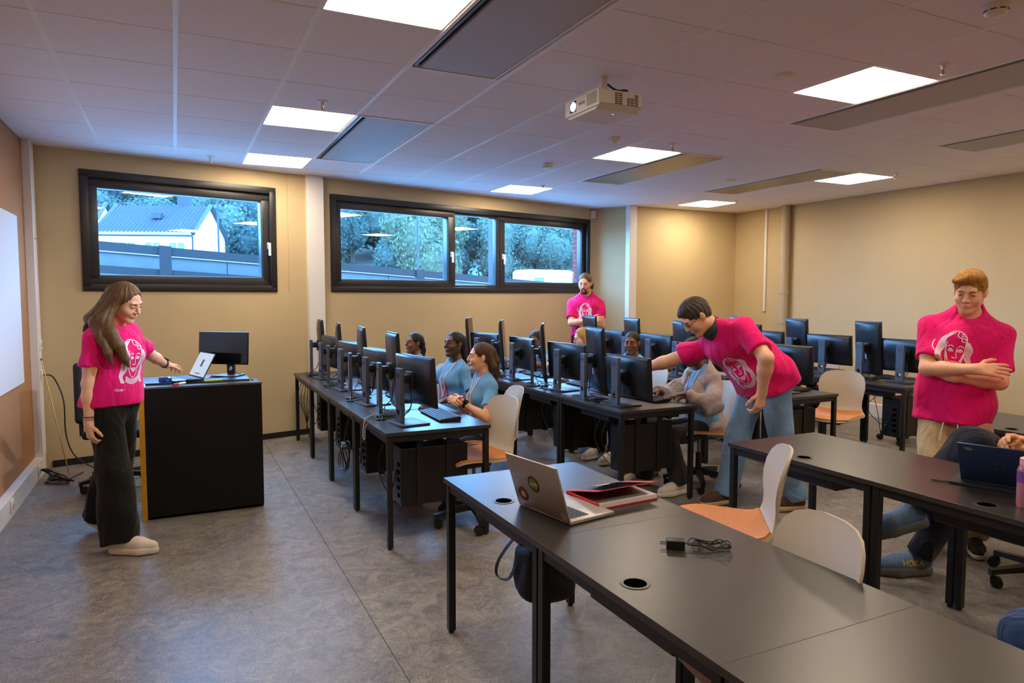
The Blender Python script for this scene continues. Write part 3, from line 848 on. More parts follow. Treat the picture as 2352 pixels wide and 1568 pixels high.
# walls
struct(MB().box(-1.34, -1.14, RY0 - 0.2, 7.6, 0, 3.1).build('wall_left', m_cork))
struct(MB().box(-1.34, 8.36, RY0 - 0.2, RY0, 0, 3.1).build('wall_rear', m_wall))
struct(MB().box(8.16, 8.36, RY0, 8.72, 0, 3.1).build('wall_right', m_wall))
struct(MB().box(6.10, 8.16, 8.52, 8.72, 0, 3.1).build('wall_back', m_wall))
struct(MB().prism([(5.81, 9.054), (6.10, 8.52), (6.14, 8.72), (5.95, 9.2), (5.81, 9.3)], 'z', 0, 3.1).build('wall_return', m_wall))
W1 = (uu(-0.76), uu(1.0)); W2 = (uu(1.61), uu(5.70)); WZ = (1.60, 2.712); TH = 0.20
ww = MB()
ww.box(-0.2, ULEN + 0.1, 0, TH, 0, WZ[0], T=WT); ww.box(-0.2, ULEN + 0.1, 0, TH, WZ[1], 3.1, T=WT)
for a, b in ((-0.2, W1[0]), (W1[1], W2[0]), (W2[1], ULEN + 0.1)): ww.box(a, b, 0, TH, WZ[0], WZ[1], T=WT)
wwo = struct(ww.build('wall_window', m_wall))
# lower lining of the window wall stands a little proud, leaving the shadow lines round the windows
MB().box(0.0, ULEN, -0.014, 0.001, 0.0, WZ[0] - 0.004, T=WT).build('wall_lining', m_wall, wwo)
MB().box(uu(1.13), uu(1.56), -0.014, 0.001, WZ[0] - 0.004, 2.95, T=WT).build('wall_lining', m_wall, wwo)
struct(MB().box(0.1, ULEN - 0.02, -0.028, -0.014, 0.0, 0.062, T=WT).build('baseboard_window', m_blackpaint))
struct(MB().box(6.2, 8.14, 8.508, 8.52, 0, 0.062).build('baseboard_back', m_blackpaint))

# white trunking
def socket(parent, T, mt, holes=2):
    s_ = MB().box(-0.043, 0.043, -0.012, 0, -0.043, 0.043, 0.004, T).build('socket_plate', mt, parent, smooth=True)
    hb = MB()
    hb.lathe([(0.020, 0), (0.020, 0.006), (0.016, 0.006), (0.016, 0.001), (0, 0.001)], 16, T @ Tr(0, -0.012, 0) @ Rx(PI / 2))
    hb.build('socket_well', mat('socket_grey', srgb(190, 188, 182), 0.5), s_, smooth=True)
tr1 = MB().box(-1.14, -1.075, RY0, 7.30, 0.0, 0.15, 0.006)
tr1 = struct(tr1.build('trim_1', m_white))
socket(tr1, Tr(-1.0755, 5.83, 0.085) @ Rz(PI / 2), m_white); socket(tr1, Tr(-1.0755, 6.92, 0.085) @ Rz(PI / 2), m_white)
tr2 = struct(MB().box(-1.14, -1.075, 7.17, 7.33, 0.15, 2.9, 0.005).build('trim_2', m_white))
for z in (1.13, 0.86): socket(tr2, Tr(-1.0755, 7.25, z) @ Rz(PI / 2), m_white)
MB().box(-1.075, -1.07, 7.172, 7.328, 2.05, 2.052).build('trunking_joint', m_seam, tr2)
tr3 = struct(MB().box(uu(1.325), uu(1.505), -0.085, -0.015, 0.0, 2.9, 0.005, T=WT).build('trim_3', m_white))
tr4 = struct(MB().box(6.02, 6.15, 8.43, 8.53, 0.0, 2.9, 0.005).build('trim_4', m_white))
tr5 = struct(MB().box(8.09, 8.16, RY0, 7.3, 0.0, 0.17, 0.006).build('trim_5', m_white))

# windows -------------------------------------------------------------
def glass_material():
    m = bpy.data.materials.new('window_glass'); m.use_nodes = True
    N = m.node_tree.nodes; L = m.node_tree.links
    for n in list(N):
        if n.type == 'BSDF_PRINCIPLED': N.remove(n)
    tr = N.new('ShaderNodeBsdfTransparent'); tr.inputs[0].default_value = (0.93, 0.97, 0.98, 1)
    gl = N.new('ShaderNodeBsdfGlossy'); gl.inputs['Roughness'].default_value = 0.0
    fr = N.new('ShaderNodeFresnel')
    ge = N.new('ShaderNodeNewGeometry'); io = N.new('ShaderNodeMapRange'); io.inputs['To Min'].default_value = 1.5; io.inputs['To Max'].default_value = 1 / 1.5
    L.new(ge.outputs['Backfacing'], io.inputs['Value']); L.new(io.outputs[0], fr.inputs['IOR'])
    mx = N.new('ShaderNodeMixShader'); L.new(fr.outputs[0], mx.inputs[0]); L.new(tr.outputs[0], mx.inputs[1]); L.new(gl.outputs[0], mx.inputs[2])
    L.new(mx.outputs[0], N['Material Output'].inputs['Surface'])
    return m
m_glass = glass_material()
m_handle = mat('handle_white', srgb(235, 232, 226), 0.35)
def frame_rect(mb, u0, u1, z0, z1, w, v0, v1, T, bev=0.006):
    mb.box(u0, u1, v0, v1, z0, z0 + w, bev, T); mb.box(u0, u1, v0, v1, z1 - w, z1, bev, T)
    mb.box(u0, u0 + w, v0, v1, z0 + w * .6, z1 - w * .6, bev, T); mb.box(u1 - w, u1, v0, v1, z0 + w * .6, z1 - w * .6, bev, T)
def sash(win, u0, u1, z0, z1, w, v0, v1, handle=None, name='sash'):
    mb = MB(); frame_rect(mb, u0, u1, z0, z1, w, v0, v1, WT)
    frame_rect(mb, u0 + w * .75, u1 - w * .75, z0 + w * .75, z1 - w * .75, w * .34, v0 + 0.012, v1 + 0.02, WT, 0.003)
    s_ = mb.build(name, m_frame, win, smooth=True)
    MB().box(u0 + w * .8, u1 - w * .8, v1 - 0.012, v1 - 0.004, z0 + w * .8, z1 - w * .8, T=WT).build('pane', m_glass, s_)
    if handle is not None:
        h = MB(); h.box(handle - 0.013, handle + 0.013, v0 - 0.012, v0, 2.06, 2.13, 0.005, WT); h.tube([WT @ Vector((handle, v0 - 0.01, 2.11)), WT @ Vector((handle, v0 - 0.045, 2.11))], 0.011, 10)
        h.box(handle - 0.012, handle + 0.012, v0 - 0.058, v0 - 0.036, 1.985, 2.122, 0.006, WT)
        h.build('handle', m_handle, s_, smooth=True)
    return s_
def window(n, a, b, lights):
    win = bpy.data.objects.new('window_%d' % n, None); COL.objects.link(win); struct(win)
    lin = MB(); frame_rect(lin, a, b, WZ[0], WZ[1], 0.068, -0.028, 0.05, WT, 0.004); lin.build('lining', m_lining, win, smooth=True)
    fx = MB(); frame_rect(fx, a + 0.05, b - 0.05, WZ[0] + 0.05, WZ[1] - 0.05, 0.05, 0.04, 0.12, WT); fx.build('frame', m_frame, win, smooth=True)
    rv = MB()      # outer reveal of the wall thickness
    rv.box(a, a + 0.03, 0.12, TH + 0.02, WZ[0], WZ[1], T=WT); rv.box(b - 0.03, b, 0.12, TH + 0.02, WZ[0], WZ[1], T=WT); rv.box(a, b, 0.12, TH + 0.03, WZ[0], WZ[0] + 0.02, T=WT); rv.box(a, b, 0.12, TH + 0.02, WZ[1] - 0.02, WZ[1], T=WT)
    rv.build('reveal', m_reveal, win)
    for (u0, u1, hd_, nm) in lights: sash(win, u0, u1, WZ[0] + 0.062, WZ[1] - 0.062, 0.085 if nm == 'sash' else 0.04, 0.02 if nm == 'sash' else 0.045, 0.095, hd_, nm)
    return win
window(1, W1[0], W1[1], [(W1[0] + 0.055, W1[1] - 0.055, uu(0.925), 'sash')])
w2 = window(2, W2[0], W2[1], [(W2[0] + 0.055, uu(3.28), uu(3.24), 'sash'), (uu(3.285), uu(4.02), None, 'fixed_light'), (uu(4.03), W2[1] - 0.055, uu(4.075), 'sash')])
for _x in (3.285, 4.025): MB().box(uu(_x) - 0.03, uu(_x) + 0.03, 0.12, TH + 0.04, WZ[0] + .02, WZ[1] - .02, 0.004, WT).build('mullion_fin', m_reveal, w2)
MB().box(uu(3.26), uu(3.31), 0.03, 0.12, WZ[0] + .06, WZ[1] - .06, 0.004, WT).build('mullion', m_frame, w2)
MB().box(uu(4.0), uu(4.05), 0.03, 0.12, WZ[0] + .06, WZ[1] - .06, 0.004, WT).build('mullion', m_frame, w2)

# ceiling -------------------------------------------------------------
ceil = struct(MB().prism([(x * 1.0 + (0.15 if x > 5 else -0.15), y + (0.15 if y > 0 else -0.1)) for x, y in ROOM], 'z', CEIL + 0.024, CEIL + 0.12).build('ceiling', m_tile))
GX = [-1.16 + 0.6 * k for k in range(0, 17)]; GY = [-2.66 + 0.6 * k for k in range(0, 21)]
def clip(poly, f):
    out = []
    for i in range(len(poly)):
        p, q = poly[i], poly[(i + 1) % len(poly)]; a, b = f(*p), f(*q)
        if a <= 0: out.append(p)
        if (a <= 0) != (b <= 0):
            t = a / (a - b); out.append((p[0] + (q[0] - p[0]) * t, p[1] + (q[1] - p[1]) * t))
    return out
LIGHTS = [(0.64, y) for y in (5.14, 6.94, 2.74, 0.34)] + [(3.64, y) for y in (5.14, 7.54, 2.74, 0.34)] + [(6.64, y) for y in (5.14, 7.54, 2.74, 0.34)]
VENTS = [(1.24, 5.14), (1.24, 2.14), (4.24, 2.14), (4.24, 5.14), (6.04, 5.14), (6.04, 2.14)]
used = set()
for x, y in LIGHTS: used.add((round(x, 2), round(y, 2)))
for x, y in VENTS:
    for k in range(3): used.add((round(x, 2), round(y + 0.6 * k, 2)))
tile_full = None
rest = MB()
for gx in GX[:-1]:
    for gy in GY[:-1]:
        if (round(gx, 2), round(gy, 2)) in used: continue
        x0, x1, y0, y1 = gx + 0.009, gx + 0.591, gy + 0.0035, gy + 0.5965
        pol = [(x0, y0), (x1, y0), (x1, y1), (x0, y1)]
        lim = (lambda x, y: y - (7.66 + 0.24 * x + 0.02)) if gx < 5.9 else (lambda x, y: y - 8.54)
        pol = clip(pol, lim); pol = clip(pol, lambda x, y: -1.15 - x); pol = clip(pol, lambda x, y: x - 8.17); pol = clip(pol, lambda x, y: RY0 - 0.01 - y)
        if len(pol) < 3: continue
        if gy < 0.9:            # behind the camera: one plain sheet of the same tiles
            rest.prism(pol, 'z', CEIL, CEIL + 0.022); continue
        if len(pol) == 4 and abs(pol[2][0] - pol[0][0] - 0.582) < 1e-6 and abs(pol[2][1] - pol[0][1] - 0.593) < 1e-6:
            if tile_full is None:
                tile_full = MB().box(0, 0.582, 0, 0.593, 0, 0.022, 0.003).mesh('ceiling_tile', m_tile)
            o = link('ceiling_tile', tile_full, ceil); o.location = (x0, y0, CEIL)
        else:
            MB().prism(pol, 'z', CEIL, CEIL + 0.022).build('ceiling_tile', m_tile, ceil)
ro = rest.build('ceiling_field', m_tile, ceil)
for gx in GX[1:-1]:
    y1 = (7.66 + 0.24 * gx) if gx < 5.85 else 8.53
    ys = [(RY0, y1)]
    MB().box(gx - 0.0125, gx + 0.0125, RY0, y1, CEIL - 0.0015, CEIL + 0.02).build('ceiling_rail', m_rail, ceil)

m_lamp = bpy.data.materials.new('lamp_diffuser'); m_lamp.use_nodes = True
_p = m_lamp.node_tree.nodes['Principled BSDF']
_p.inputs['Base Color'].default_value = (0.9, 0.9, 0.9, 1); _p.inputs['Emission Color'].default_value = (*PANEL_COLOR, 1); _p.inputs['Emission Strength'].default_value = PANEL_STRENGTH
lamp_frame = MB()
for a in ((0.0, 0.6, 0.0, 0.012), (0.0, 0.6, 0.588, 0.6), (0.0, 0.012, 0.012, 0.588), (0.588, 0.6, 0.012, 0.588)): lamp_frame.box(a[0], a[1], a[2], a[3], -0.002, 0.02)
lamp_frame = lamp_frame.mesh('frame', m_rail); lamp_diff = MB().box(0.012, 0.588, 0.012, 0.588, 0.0, 0.016).mesh('diffuser', m_lamp)
lamp_names = {(0.64, 5.14): 'second from the window wall, over the lectern', (0.64, 6.94): 'nearest the single window', (0.64, 2.74): 'cut by the top edge of the picture', (0.64, 0.34): 'behind the camera on the left',
              (3.64, 5.14): 'in mid room beside the brushed vent', (3.64, 7.54): 'above the triple window', (3.64, 2.74): 'large in the upper right, touching the long vent', (3.64, 0.34): 'behind the camera in the middle',
              (6.64, 5.14): 'right of the far right vent', (6.64, 7.54): 'in the far right corner of the room', (6.64, 2.74): 'beyond the right edge of the picture', (6.64, 0.34): 'behind the camera on the right'}
for x, y in LIGHTS:
    t = thing('ceiling_light', 'square lit ceiling panel ' + lamp_names[(x, y)], 'ceiling light', (x, y, CEIL), 0, 'square ceiling panels')
    link('frame', lamp_frame, t); link('diffuser', lamp_diff, t)

def perforated():
    m = mat('perforated_sheet', srgb(140, 138, 140), 0.55, metal=0.0, var=0.02)
    N = m.node_tree.nodes; L = m.node_tree.links; p = N['Principled BSDF']
    tc = N.new('ShaderNodeTexCoord'); v = N.new('ShaderNodeTexVoronoi'); v.inputs['Scale'].default_value = 90; v.inputs['Randomness'].default_value = 0.0
    L.new(tc.outputs['Object'], v.inputs['Vector'])
    r = N.new('ShaderNodeValToRGB'); r.color_ramp.elements[0].position = 0.30; r.color_ramp.elements[1].position = 0.38
    r.color_ramp.elements[0].color = (0.05, 0.05, 0.055, 1); r.color_ramp.elements[1].color = (*srgb(184, 180, 182), 1)
    L.new(v.outputs['Distance'], r.inputs[0]); L.new(r.outputs[0], p.inputs['Base Color'])
    return m
m_perf = perforated()
m_brushed = mat('brushed_steel_vent', srgb(140, 134, 126), 0.38, metal=0.6, var=0.06, scale=80, stretch=(1, 0.05, 1))
m_dark = mat('slot_dark', (0.02, 0.02, 0.022), 0.6)
def vent_parts(plate):
    f = MB()
    for a in ((0.0, 0.6, 0.0, 0.02), (0.0, 0.6, 1.78, 1.8), (0.0, 0.02, 0.02, 1.78), (0.575, 0.6, 0.02, 1.78), (0.545, 0.555, 0.02, 1.78)): f.box(a[0], a[1], a[2], a[3], -0.006, 0.02)
    g = MB().box(0.075, 0.54, 0.03, 1.77, -0.004, 0.012, 0.003)
    d = MB().box(0.02, 0.6 - 0.025, 0.02, 1.78, 0.016, 0.022)
    r = MB().box(0.03, 0.045, 0.02, 1.78, -0.002, 0.01)
    return f.mesh('frame', m_rail), g.mesh('grille', plate), d.mesh('slot', m_dark), r.mesh('slot_rail', m_frame)
vp = vent_parts(m_perf); vb = vent_parts(m_brushed)
vent_names = ['grey perforated ceiling vent between two lit panels above the lectern side', 'large perforated ceiling vent at the top edge of the picture', 'long perforated ceiling vent running off the right edge', 'brushed steel ceiling vent beside the mid room lit panel', 'grey ceiling vent left of the far right lit panel', 'short visible end of ceiling vent at the right edge, lower']
for i, (x, y) in enumerate(VENTS):
    t = thing('ceiling_vent', vent_names[i], 'ceiling vent', (x, y, CEIL), 0, 'ceiling vents')
    for nm, me in zip(('frame', 'grille', 'slot', 'slot_rail'), vb if i in (3, 4) else vp): link(nm, me, t)

# sprinklers, detectors and covers under the ceiling
m_brass = mat('sprinkler_chrome', srgb(190, 182, 170), 0.25, metal=0.8)
m_bulb = mat('sprinkler_bulb', srgb(150, 40, 30), 0.2)
spr_names = ['left of the lit panel over the lectern', 'nearest the single window', 'right of the large upper right lit panel', 'right of the mid room lit panel', 'above the triple window lit panel', 'by the far corner lit panel', 'by the far right lit panel']
sp0 = None
for (x, y), nm in zip(((0.94, 4.89), (0.34, 7.26), (3.97, 2.55), (3.93, 4.89), (4.01, 7.39), (7.04, 7.37), (7.03, 4.99)), spr_names):
    lab = 'chrome ceiling sprinkler ' + nm
    if sp0 is None:
        sp0 = thing('sprinkler', lab, 'sprinkler', (x, y, CEIL), 0, 'ceiling sprinklers')
        MB().lathe([(0.035, 0.0), (0.035, -0.004), (0.014, -0.009), (0.010, -0.03), (0, -0.03)], 20).build('collar', m_white, sp0, smooth=True)
        fr = MB(); 
        for s in (-1, 1): fr.tube([(s * 0.008, 0, -0.028), (s * 0.013, 0, -0.042), (s * 0.003, 0, -0.058)], 0.0022, 6)
        fr.build('yoke', m_brass, sp0, smooth=True); MB().lathe([(0.0, -0.056), (0.014, -0.058), (0.014, -0.0605), (0, -0.0605)], 14).build('deflector', m_brass, sp0, smooth=True)
        MB().cyl((0, 0, -0.03), (0, 0, -0.056), 0.0025, n=6).build('bulb', m_bulb, sp0, smooth=True)
    else: copy_tree(sp0, (x, y, CEIL), 0, lab)
def detector(x, y, lab, kind):
    t = thing('smoke_detector', lab, 'detector', (x, y, CEIL), 0.3)
    MB().lathe([(0.055, 0), (0.055, -0.012), (0.05, -0.016), (0.05, -0.02), (0, -0.02)], 24).build('base', m_white, t, smooth=True)
    if kind: 
        MB().lathe([(0.046, -0.02), (0.048, -0.034), (0.036, -0.05), (0, -0.054)], 24).build('dome', m_white, t, smooth=True)
        sl = MB()
        for k in range(8):
            a = k * PI / 4; sl.box(0.044, 0.049, -0.012, 0.012, -0.033, -0.028, T=Rz(a))
        sl.build('slots', m_dark, t)
    else: MB().lathe([(0.03, -0.02), (0.03, -0.035), (0.012, -0.05), (0, -0.05)], 20).build('dome', m_white, t, smooth=True)
detector(3.38, 1.94, 'round white smoke detector at the top right edge of the picture', True); detector(3.40, 6.18, 'small white smoke detector over the middle computer rows', True); detector(3.35, 4.93, 'white ceiling sensor just left of the mid room lit panel', False)
for (x, y), nm in (((3.32, 3.10), 'left of the large upper right lit panel'), ((5.75, 6.1), 'left of the far right ceiling vent')):
    t = thing('ceiling_cover', 'flat round white cover disc ' + nm, 'cover plate', (x, y, CEIL)); MB().lathe([(0.065, 0), (0.063, -0.007), (0.05, -0.010), (0, -0.010)], 28).build('plate', m_white, t, smooth=True); MB().lathe([(0.012, -0.010), (0.010, -0.013), (0, -0.013)], 14).build('screw', m_rail, t, smooth=True)

# pipes on the right wall, alarm sensor in the corner
t = thing('drain_pipe', 'painted round pipe with collars running down the right wall', 'pipe', (8.08, 7.44, 0))
m_pipe = paint('pipe_paint', srgb(184, 168, 138))
MB().cyl((0, 0, 0), (0, 0, 2.9), 0.062, n=24).build('pipe', m_pipe, t, smooth=True)
for z in (1.18, 1.62, 0.5): MB().lathe([(0.06, z - 0.03), (0.07, z - 0.028), (0.07, z + 0.028), (0.06, z + 0.03)], 24).build('collar', m_pipe, t, smooth=True)
t = thing('cable_conduit', 'thin white conduit ending halfway down the right wall', 'conduit', (8.145, 7.87, 1.34))
MB().box(-0.012, 0.014, -0.02, 0.02, 0, 1.545, 0.004).build('duct', m_white, t, smooth=True); MB().box(-0.014, 0.015, -0.022, 0.022, -0.012, 0.002, 0.003).build('end_cap', m_white, t, smooth=True)
t = thing('motion_sensor', 'small white alarm sensor in the corner above the triple window', 'sensor', (0, 0, 0))
MB().box(uu(5.72), uu(5.79), -0.055, -0.001, 2.735, 2.85, 0.01, WT).build('housing', m_white, t, smooth=True); MB().box(uu(5.735), uu(5.775), -0.06, -0.05, 2.75, 2.79, 0.006, WT).build('lens', mat('sensor_lens', srgb(205, 200, 190), 0.3), t, smooth=True)

# ================================================================== OUTSIDE THE WINDOWS
m_ground = mat('wet_asphalt', srgb(120, 122, 124), 0.4, var=0.1, scale=4)
struct(MB().box(-60, 90, 9.9, 160, 0.2, 0.7).build('ground', m_ground))
m_conc = mat('retaining_concrete', srgb(74, 78, 84), 0.9, var=0.1, scale=6, bump=0.3, bscale=40)
m_cap = mat('wet_coping', srgb(150, 152, 156), 0.7, var=0.04)
m_board = mat('tarred_fence_board', srgb(16, 20, 24), 0.9, var=0.12, scale=8, stretch=(1, 6, 6))
# outer brick leaf beside the triple window, brick by brick
m_brick = mat('red_brick', srgb(120, 40, 34), 0.9, var=0.15, scale=20, bump=0.4, bscale=80)
brick_me = MB().box(-0.11, 0.11, -0.052, 0.052, -0.031, 0.031, 0.004).mesh('brick', m_brick)
brick_half = MB().box(-0.055, 0.055, -0.052, 0.052, -0.031, 0.031, 0.004).mesh('brick', m_brick)
for i in range(16):
    for j in range(2):
        o = link('brick', brick_me if (i % 2 == 0 or j) else brick_half, wwo); o.matrix_world = WT @ Tr(W2[1] + (0.085 if i % 2 == 0 else (0.03, -0.03)[j]) + j * 0.23, TH + 0.075, WZ[0] - 0.02 + i * 0.075)
MB().box(W2[1] - 0.015, W2[1] + 0.7, TH + 0.03, TH + 0.115, WZ[0] - 0.1, WZ[1] + 0.1, T=WT).build('mortar', mat('mortar', srgb(84, 72, 66), 0.95), wwo)
# sloping ground and the fence that runs down along the building
FS = -0.056
def fence_pt(x, off, z): return Vector((x, 7.66 + 0.24 * x + off, z + FS * (x + 0.85)))
def slope_board(x0, x1, off, t, z0, z1):
    mb = MB(); vs = []
    for x in (x0, x1):
        for o, z in ((off, z0), (off, z1), (off + t, z1), (off + t, z0)): vs.append(fence_pt(x, o, z))
    return mb.add(vs, [(0, 1, 2, 3), (7, 6, 5, 4), (0, 4, 5, 1), (1, 5, 6, 2), (2, 6, 7, 3), (3, 7, 4, 0)])
fence = thing('fence', 'dark board fence outside the windows sloping down to the right', 'fence', (0, 0, 0))
posts = [-4.05, -0.1, 3.86, 7.8, 11.8]
for i in range(len(posts) - 1):
    slope_board(posts[i] + 0.06, posts[i + 1] - 0.06, 3.0, 0.03, 2.14, 2.26).build('rail', m_board, fence)
    slope_board(posts[i] + 0.06, posts[i + 1] - 0.06, 3.0, 0.03, 1.845, 1.95).build('rail', m_board, fence)
for p in posts: slope_board(p - 0.075, p + 0.075, 2.97, 0.12, 0.6, 2.275).build('post', m_board, fence)
rw = thing('concrete_barrier', 'wet grey concrete barrier with pale top behind the fence', 'barrier', (0, 0, 0))
for i, (a, b) in enumerate(((-6, -1.9), (-1.89, 0.72), (0.73, 3.4), (3.41, 6.2), (6.21, 9), (9.01, 13))):
    slope_board(a, b, 3.5, 0.22, 0.5, 2.15).build('block', m_conc, rw); slope_board(a, b, 3.46, 0.3, 2.15, 2.19).build('coping', m_cap, rw)
slp = MB(); slp.add([fence_pt(-8, 0.6, 0.9), fence_pt(16, 0.6, 0.9), fence_pt(16, 3.5, 1.75), fence_pt(-8, 3.5, 1.75), fence_pt(-8, 0.6, 0.3), fence_pt(16, 0.6, 0.3), fence_pt(16, 3.5, 0.3), fence_pt(-8, 3.5, 0.3)], [(0, 1, 2, 3), (4, 7, 6, 5), (0, 4, 5, 1), (2, 6, 7, 3), (0, 3, 7, 4), (1, 5, 6, 2)])
struct(slp.build('ground', mat('gravel', srgb(150, 150, 148), 0.9, var=0.2, scale=40, bump=0.6, bscale=60)))

# houses beyond -------------------------------------------------------
def house(name_label, fr, vf, L, vd, D, z_g, z_e, z_r, rmat, wmat, wins=True, chimney=True):
    """fr: front right corner on plan, vf: direction to the front left, vd: direction to the back"""
    t = thing('house', name_label, 'house', (0, 0, 0))
    fr = Vector((*fr, 0)); vf = Vector((*vf, 0)).normalized(); vd = Vector((*vd, 0)).normalized()
    def q(a, b, z): p = fr + vf * a + vd * b; p.z = z; return p
    mb = MB(); vs = []
    for a in (0, L): vs += [q(a, 0, z_g), q(a, 0, z_e), q(a, D / 2, z_r), q(a, D, z_e), q(a, D, z_g)]
    mb.add(vs, [(0, 1, 2, 3, 4), (9, 8, 7, 6, 5), (0, 5, 6, 1), (4, 3, 8, 9)]); mb.build('wall', wmat, t)
    # tiled slopes: real pan tiles in rows
    for b0, b1 in ((-0.35, D / 2), (D + 0.35, D / 2)):
        za = z_e - 0.35 * (z_r - z_e) / (D / 2); rf = MB(); nx, ny = int(L / 0.3), 16
        vs = []; fs = []
        for j in range(ny + 1):
            for st in (0, 1):
                t_ = (j + (0.0 if st == 0 else -0.001)) / ny
                for i in range(nx * 4 + 1):
                    a = L * i / (nx * 4); b = b0 + (b1 - b0) * t_; z = za + (z_r - za) * t_ + 0.07 * math.sin(i * PI / 2) + (0.0 if st == 0 else 0.09) + 0.1
                    vs.append(q(a, b, z))
        W_ = nx * 4 + 1
        for r in range(2 * (ny + 1) - 1):
            for i in range(W_ - 1): fs.append((r * W_ + i, r * W_ + i + 1, (r + 1) * W_ + i + 1, (r + 1) * W_ + i))
        rf.add(vs, fs).build('roof', rmat, t, fix=False)
    for a in (-0.12, L + 0.12):
        vb = MB(); 
        for b0, b1 in ((-0.4, D / 2), (D + 0.4, D / 2)): vb.tube([q(a, b0, z_e - 0.25), q(a, b1, z_r + 0.18)], 0.2, 4)
        vb.build('verge_board', MATS['slate_trim'], t)
    MB().tube([q(-0.1, -0.45, z_e - 0.42), q(L + 0.1, -0.45, z_e - 0.42)], 0.09, 6).build('gutter', MATS['slate_trim'], t)
    MB().tube([q(0.05, -0.1, z_e - 0.4), q(0.05, -0.1, z_g)], 0.07, 6).build('downpipe', MATS['slate_trim'], t)
    if wins:
        fm, gm = mat('house_window_frame', srgb(220, 222, 222), 0.5), mat('house_glass', srgb(70, 84, 96), 0.15)
        for k, a in enumerate((1.25, 3.1, 5.0)):
            w = MB()
            for u in (a - 0.62, a + 0.62, a): w.box(-0.05, 0.05, -0.07, 0.02, 0, 2.0, T=Matrix.Translation(q(u, 0, z_e - 2.9)) @ Rz(math.atan2(-vf.y, -vf.x)))
            for z in (0, 0.95, 1.95): w.box(-0.66, 0.66, -0.07, 0.02, z, z + 0.08, T=Matrix.Translation(q(a, 0, z_e - 2.9)) @ Rz(math.atan2(-vf.y, -vf.x)))
            wo = w.build('window', fm, t); MB().box(-0.62, 0.62, -0.03, 0.0, 0, 2.0, T=Matrix.Translation(q(a, 0, z_e - 2.9)) @ Rz(math.atan2(-vf.y, -vf.x))).build('pane', gm, wo)
        MB().box(-0.35, 0.35, -0.4, 0.1, 0, 0.45, T=Matrix.Translation(q(L * 0.45, D * 0.22, z_e + (z_r - z_e) * .44 + .1)) @ Rz(math.atan2(-vf.y, -vf.x))).build('roof_vent', MATS['slate_trim'], t)
    if chimney:
        c = MB(); c.box(-0.45, 0.45, -0.4, 0.4, -1.2, 1.6, T=Matrix.Translation(q(L * 0.3, D / 2 + 0.6, z_r)) @ Rz(math.atan2(-vf.y, -vf.x))); c.box(-0.52, 0.52, -0.47, 0.47, 1.5, 1.7, T=Matrix.Translation(q(L * 0.3, D / 2 + 0.6, z_r)) @ Rz(math.atan2(-vf.y, -vf.x))); c.build('chimney', MATS['slate_trim'], t)
    return t
mat('slate_trim', srgb(24, 28, 34), 0.7)
m_render = mat('white_render', srgb(238, 238, 236), 0.85, var=0.02)
house('white house with blue grey tiled roof seen through the single window', (1.45, 60.0), (-0.93, 0.37), 7.3, (0.37, 0.93), 7.2, 1.0, 6.55, 8.75, mat('roof_tile_slate', srgb(36, 40, 48), 0.75, var=0.1, scale=3), m_render)
house('white house with reddish roof at the left edge of the single window', (-6.2, 66.0), (-0.96, 0.28), 7.0, (0.28, 0.96), 7.0, 1.0, 6.6, 9.2, mat('roof_tile_red', srgb(50, 34, 36), 0.75, var=0.1, scale=3), m_render, False, False)

# motorhome and lamp posts
t = thing('motorhome', 'white motorhome parked beyond the fence behind the triple window', 'motorhome', (25.2, 50.3, 0.7), 0.1); t.scale = (1, 1, 1.2)
pr = [(0, 0.4), (0, 2.25), (0.25, 2.42), (4.2, 2.42), (4.9, 2.1), (5.3, 1.5), (6.0, 1.2), (6.1, 0.4)]
MB().prism(pr, 'y', -1.1, 1.1).build('body', mat('motorhome_white', srgb(240, 240, 240), 0.35, var=0.02), t)
mh = MB().box(0.7, 1.6, -1.13, -1.08, 1.35, 1.9, 0.02).build('window', mat('tinted_glass', (0.03, 0.04, 0.05), 0.1), t); MB().prism([(4.4, 1.35), (5.1, 1.35), (4.75, 1.95), (4.4, 1.95)], 'y', -1.13, -1.08).build('window', MATS['tinted_glass'], t)
MB().box(2.3, 3.0, -1.125, -1.09, 0.5, 2.1, 0.02).build('door', mat('motorhome_door', srgb(222, 222, 222), 0.4), t)
for x in (1.1, 5.0): MB().cyl((x, -1.12, 0.35), (x, -0.85, 0.35), 0.35, n=20).build('wheel', mat('tyre', (0.02, 0.02, 0.02), 0.8), t)
m_post = mat('lamp_post_green', srgb(18, 30, 32), 0.7)
for x, y, lab in ((1.3, 24.0, 'thin lamp post seen right of the white house'), (7.9, 24.0, 'thin lamp post seen in the left pane of the triple window')):
    t = thing('lamp_post', lab, 'lamp post', (x, y, 0.7)); MB().cyl((0, 0, 0), (0, 0, 7), 0.035, 0.03, 10).build('pole', m_post, t); MB().tube([(0, 0, 6.9), (0.5, 0, 7.2), (1.2, 0, 7.25)], 0.035, 8).build('arm', m_post, t); MB().box(0.9, 1.5, -0.12, 0.12, 7.2, 7.3, 0.02).build('lantern', m_post, t)

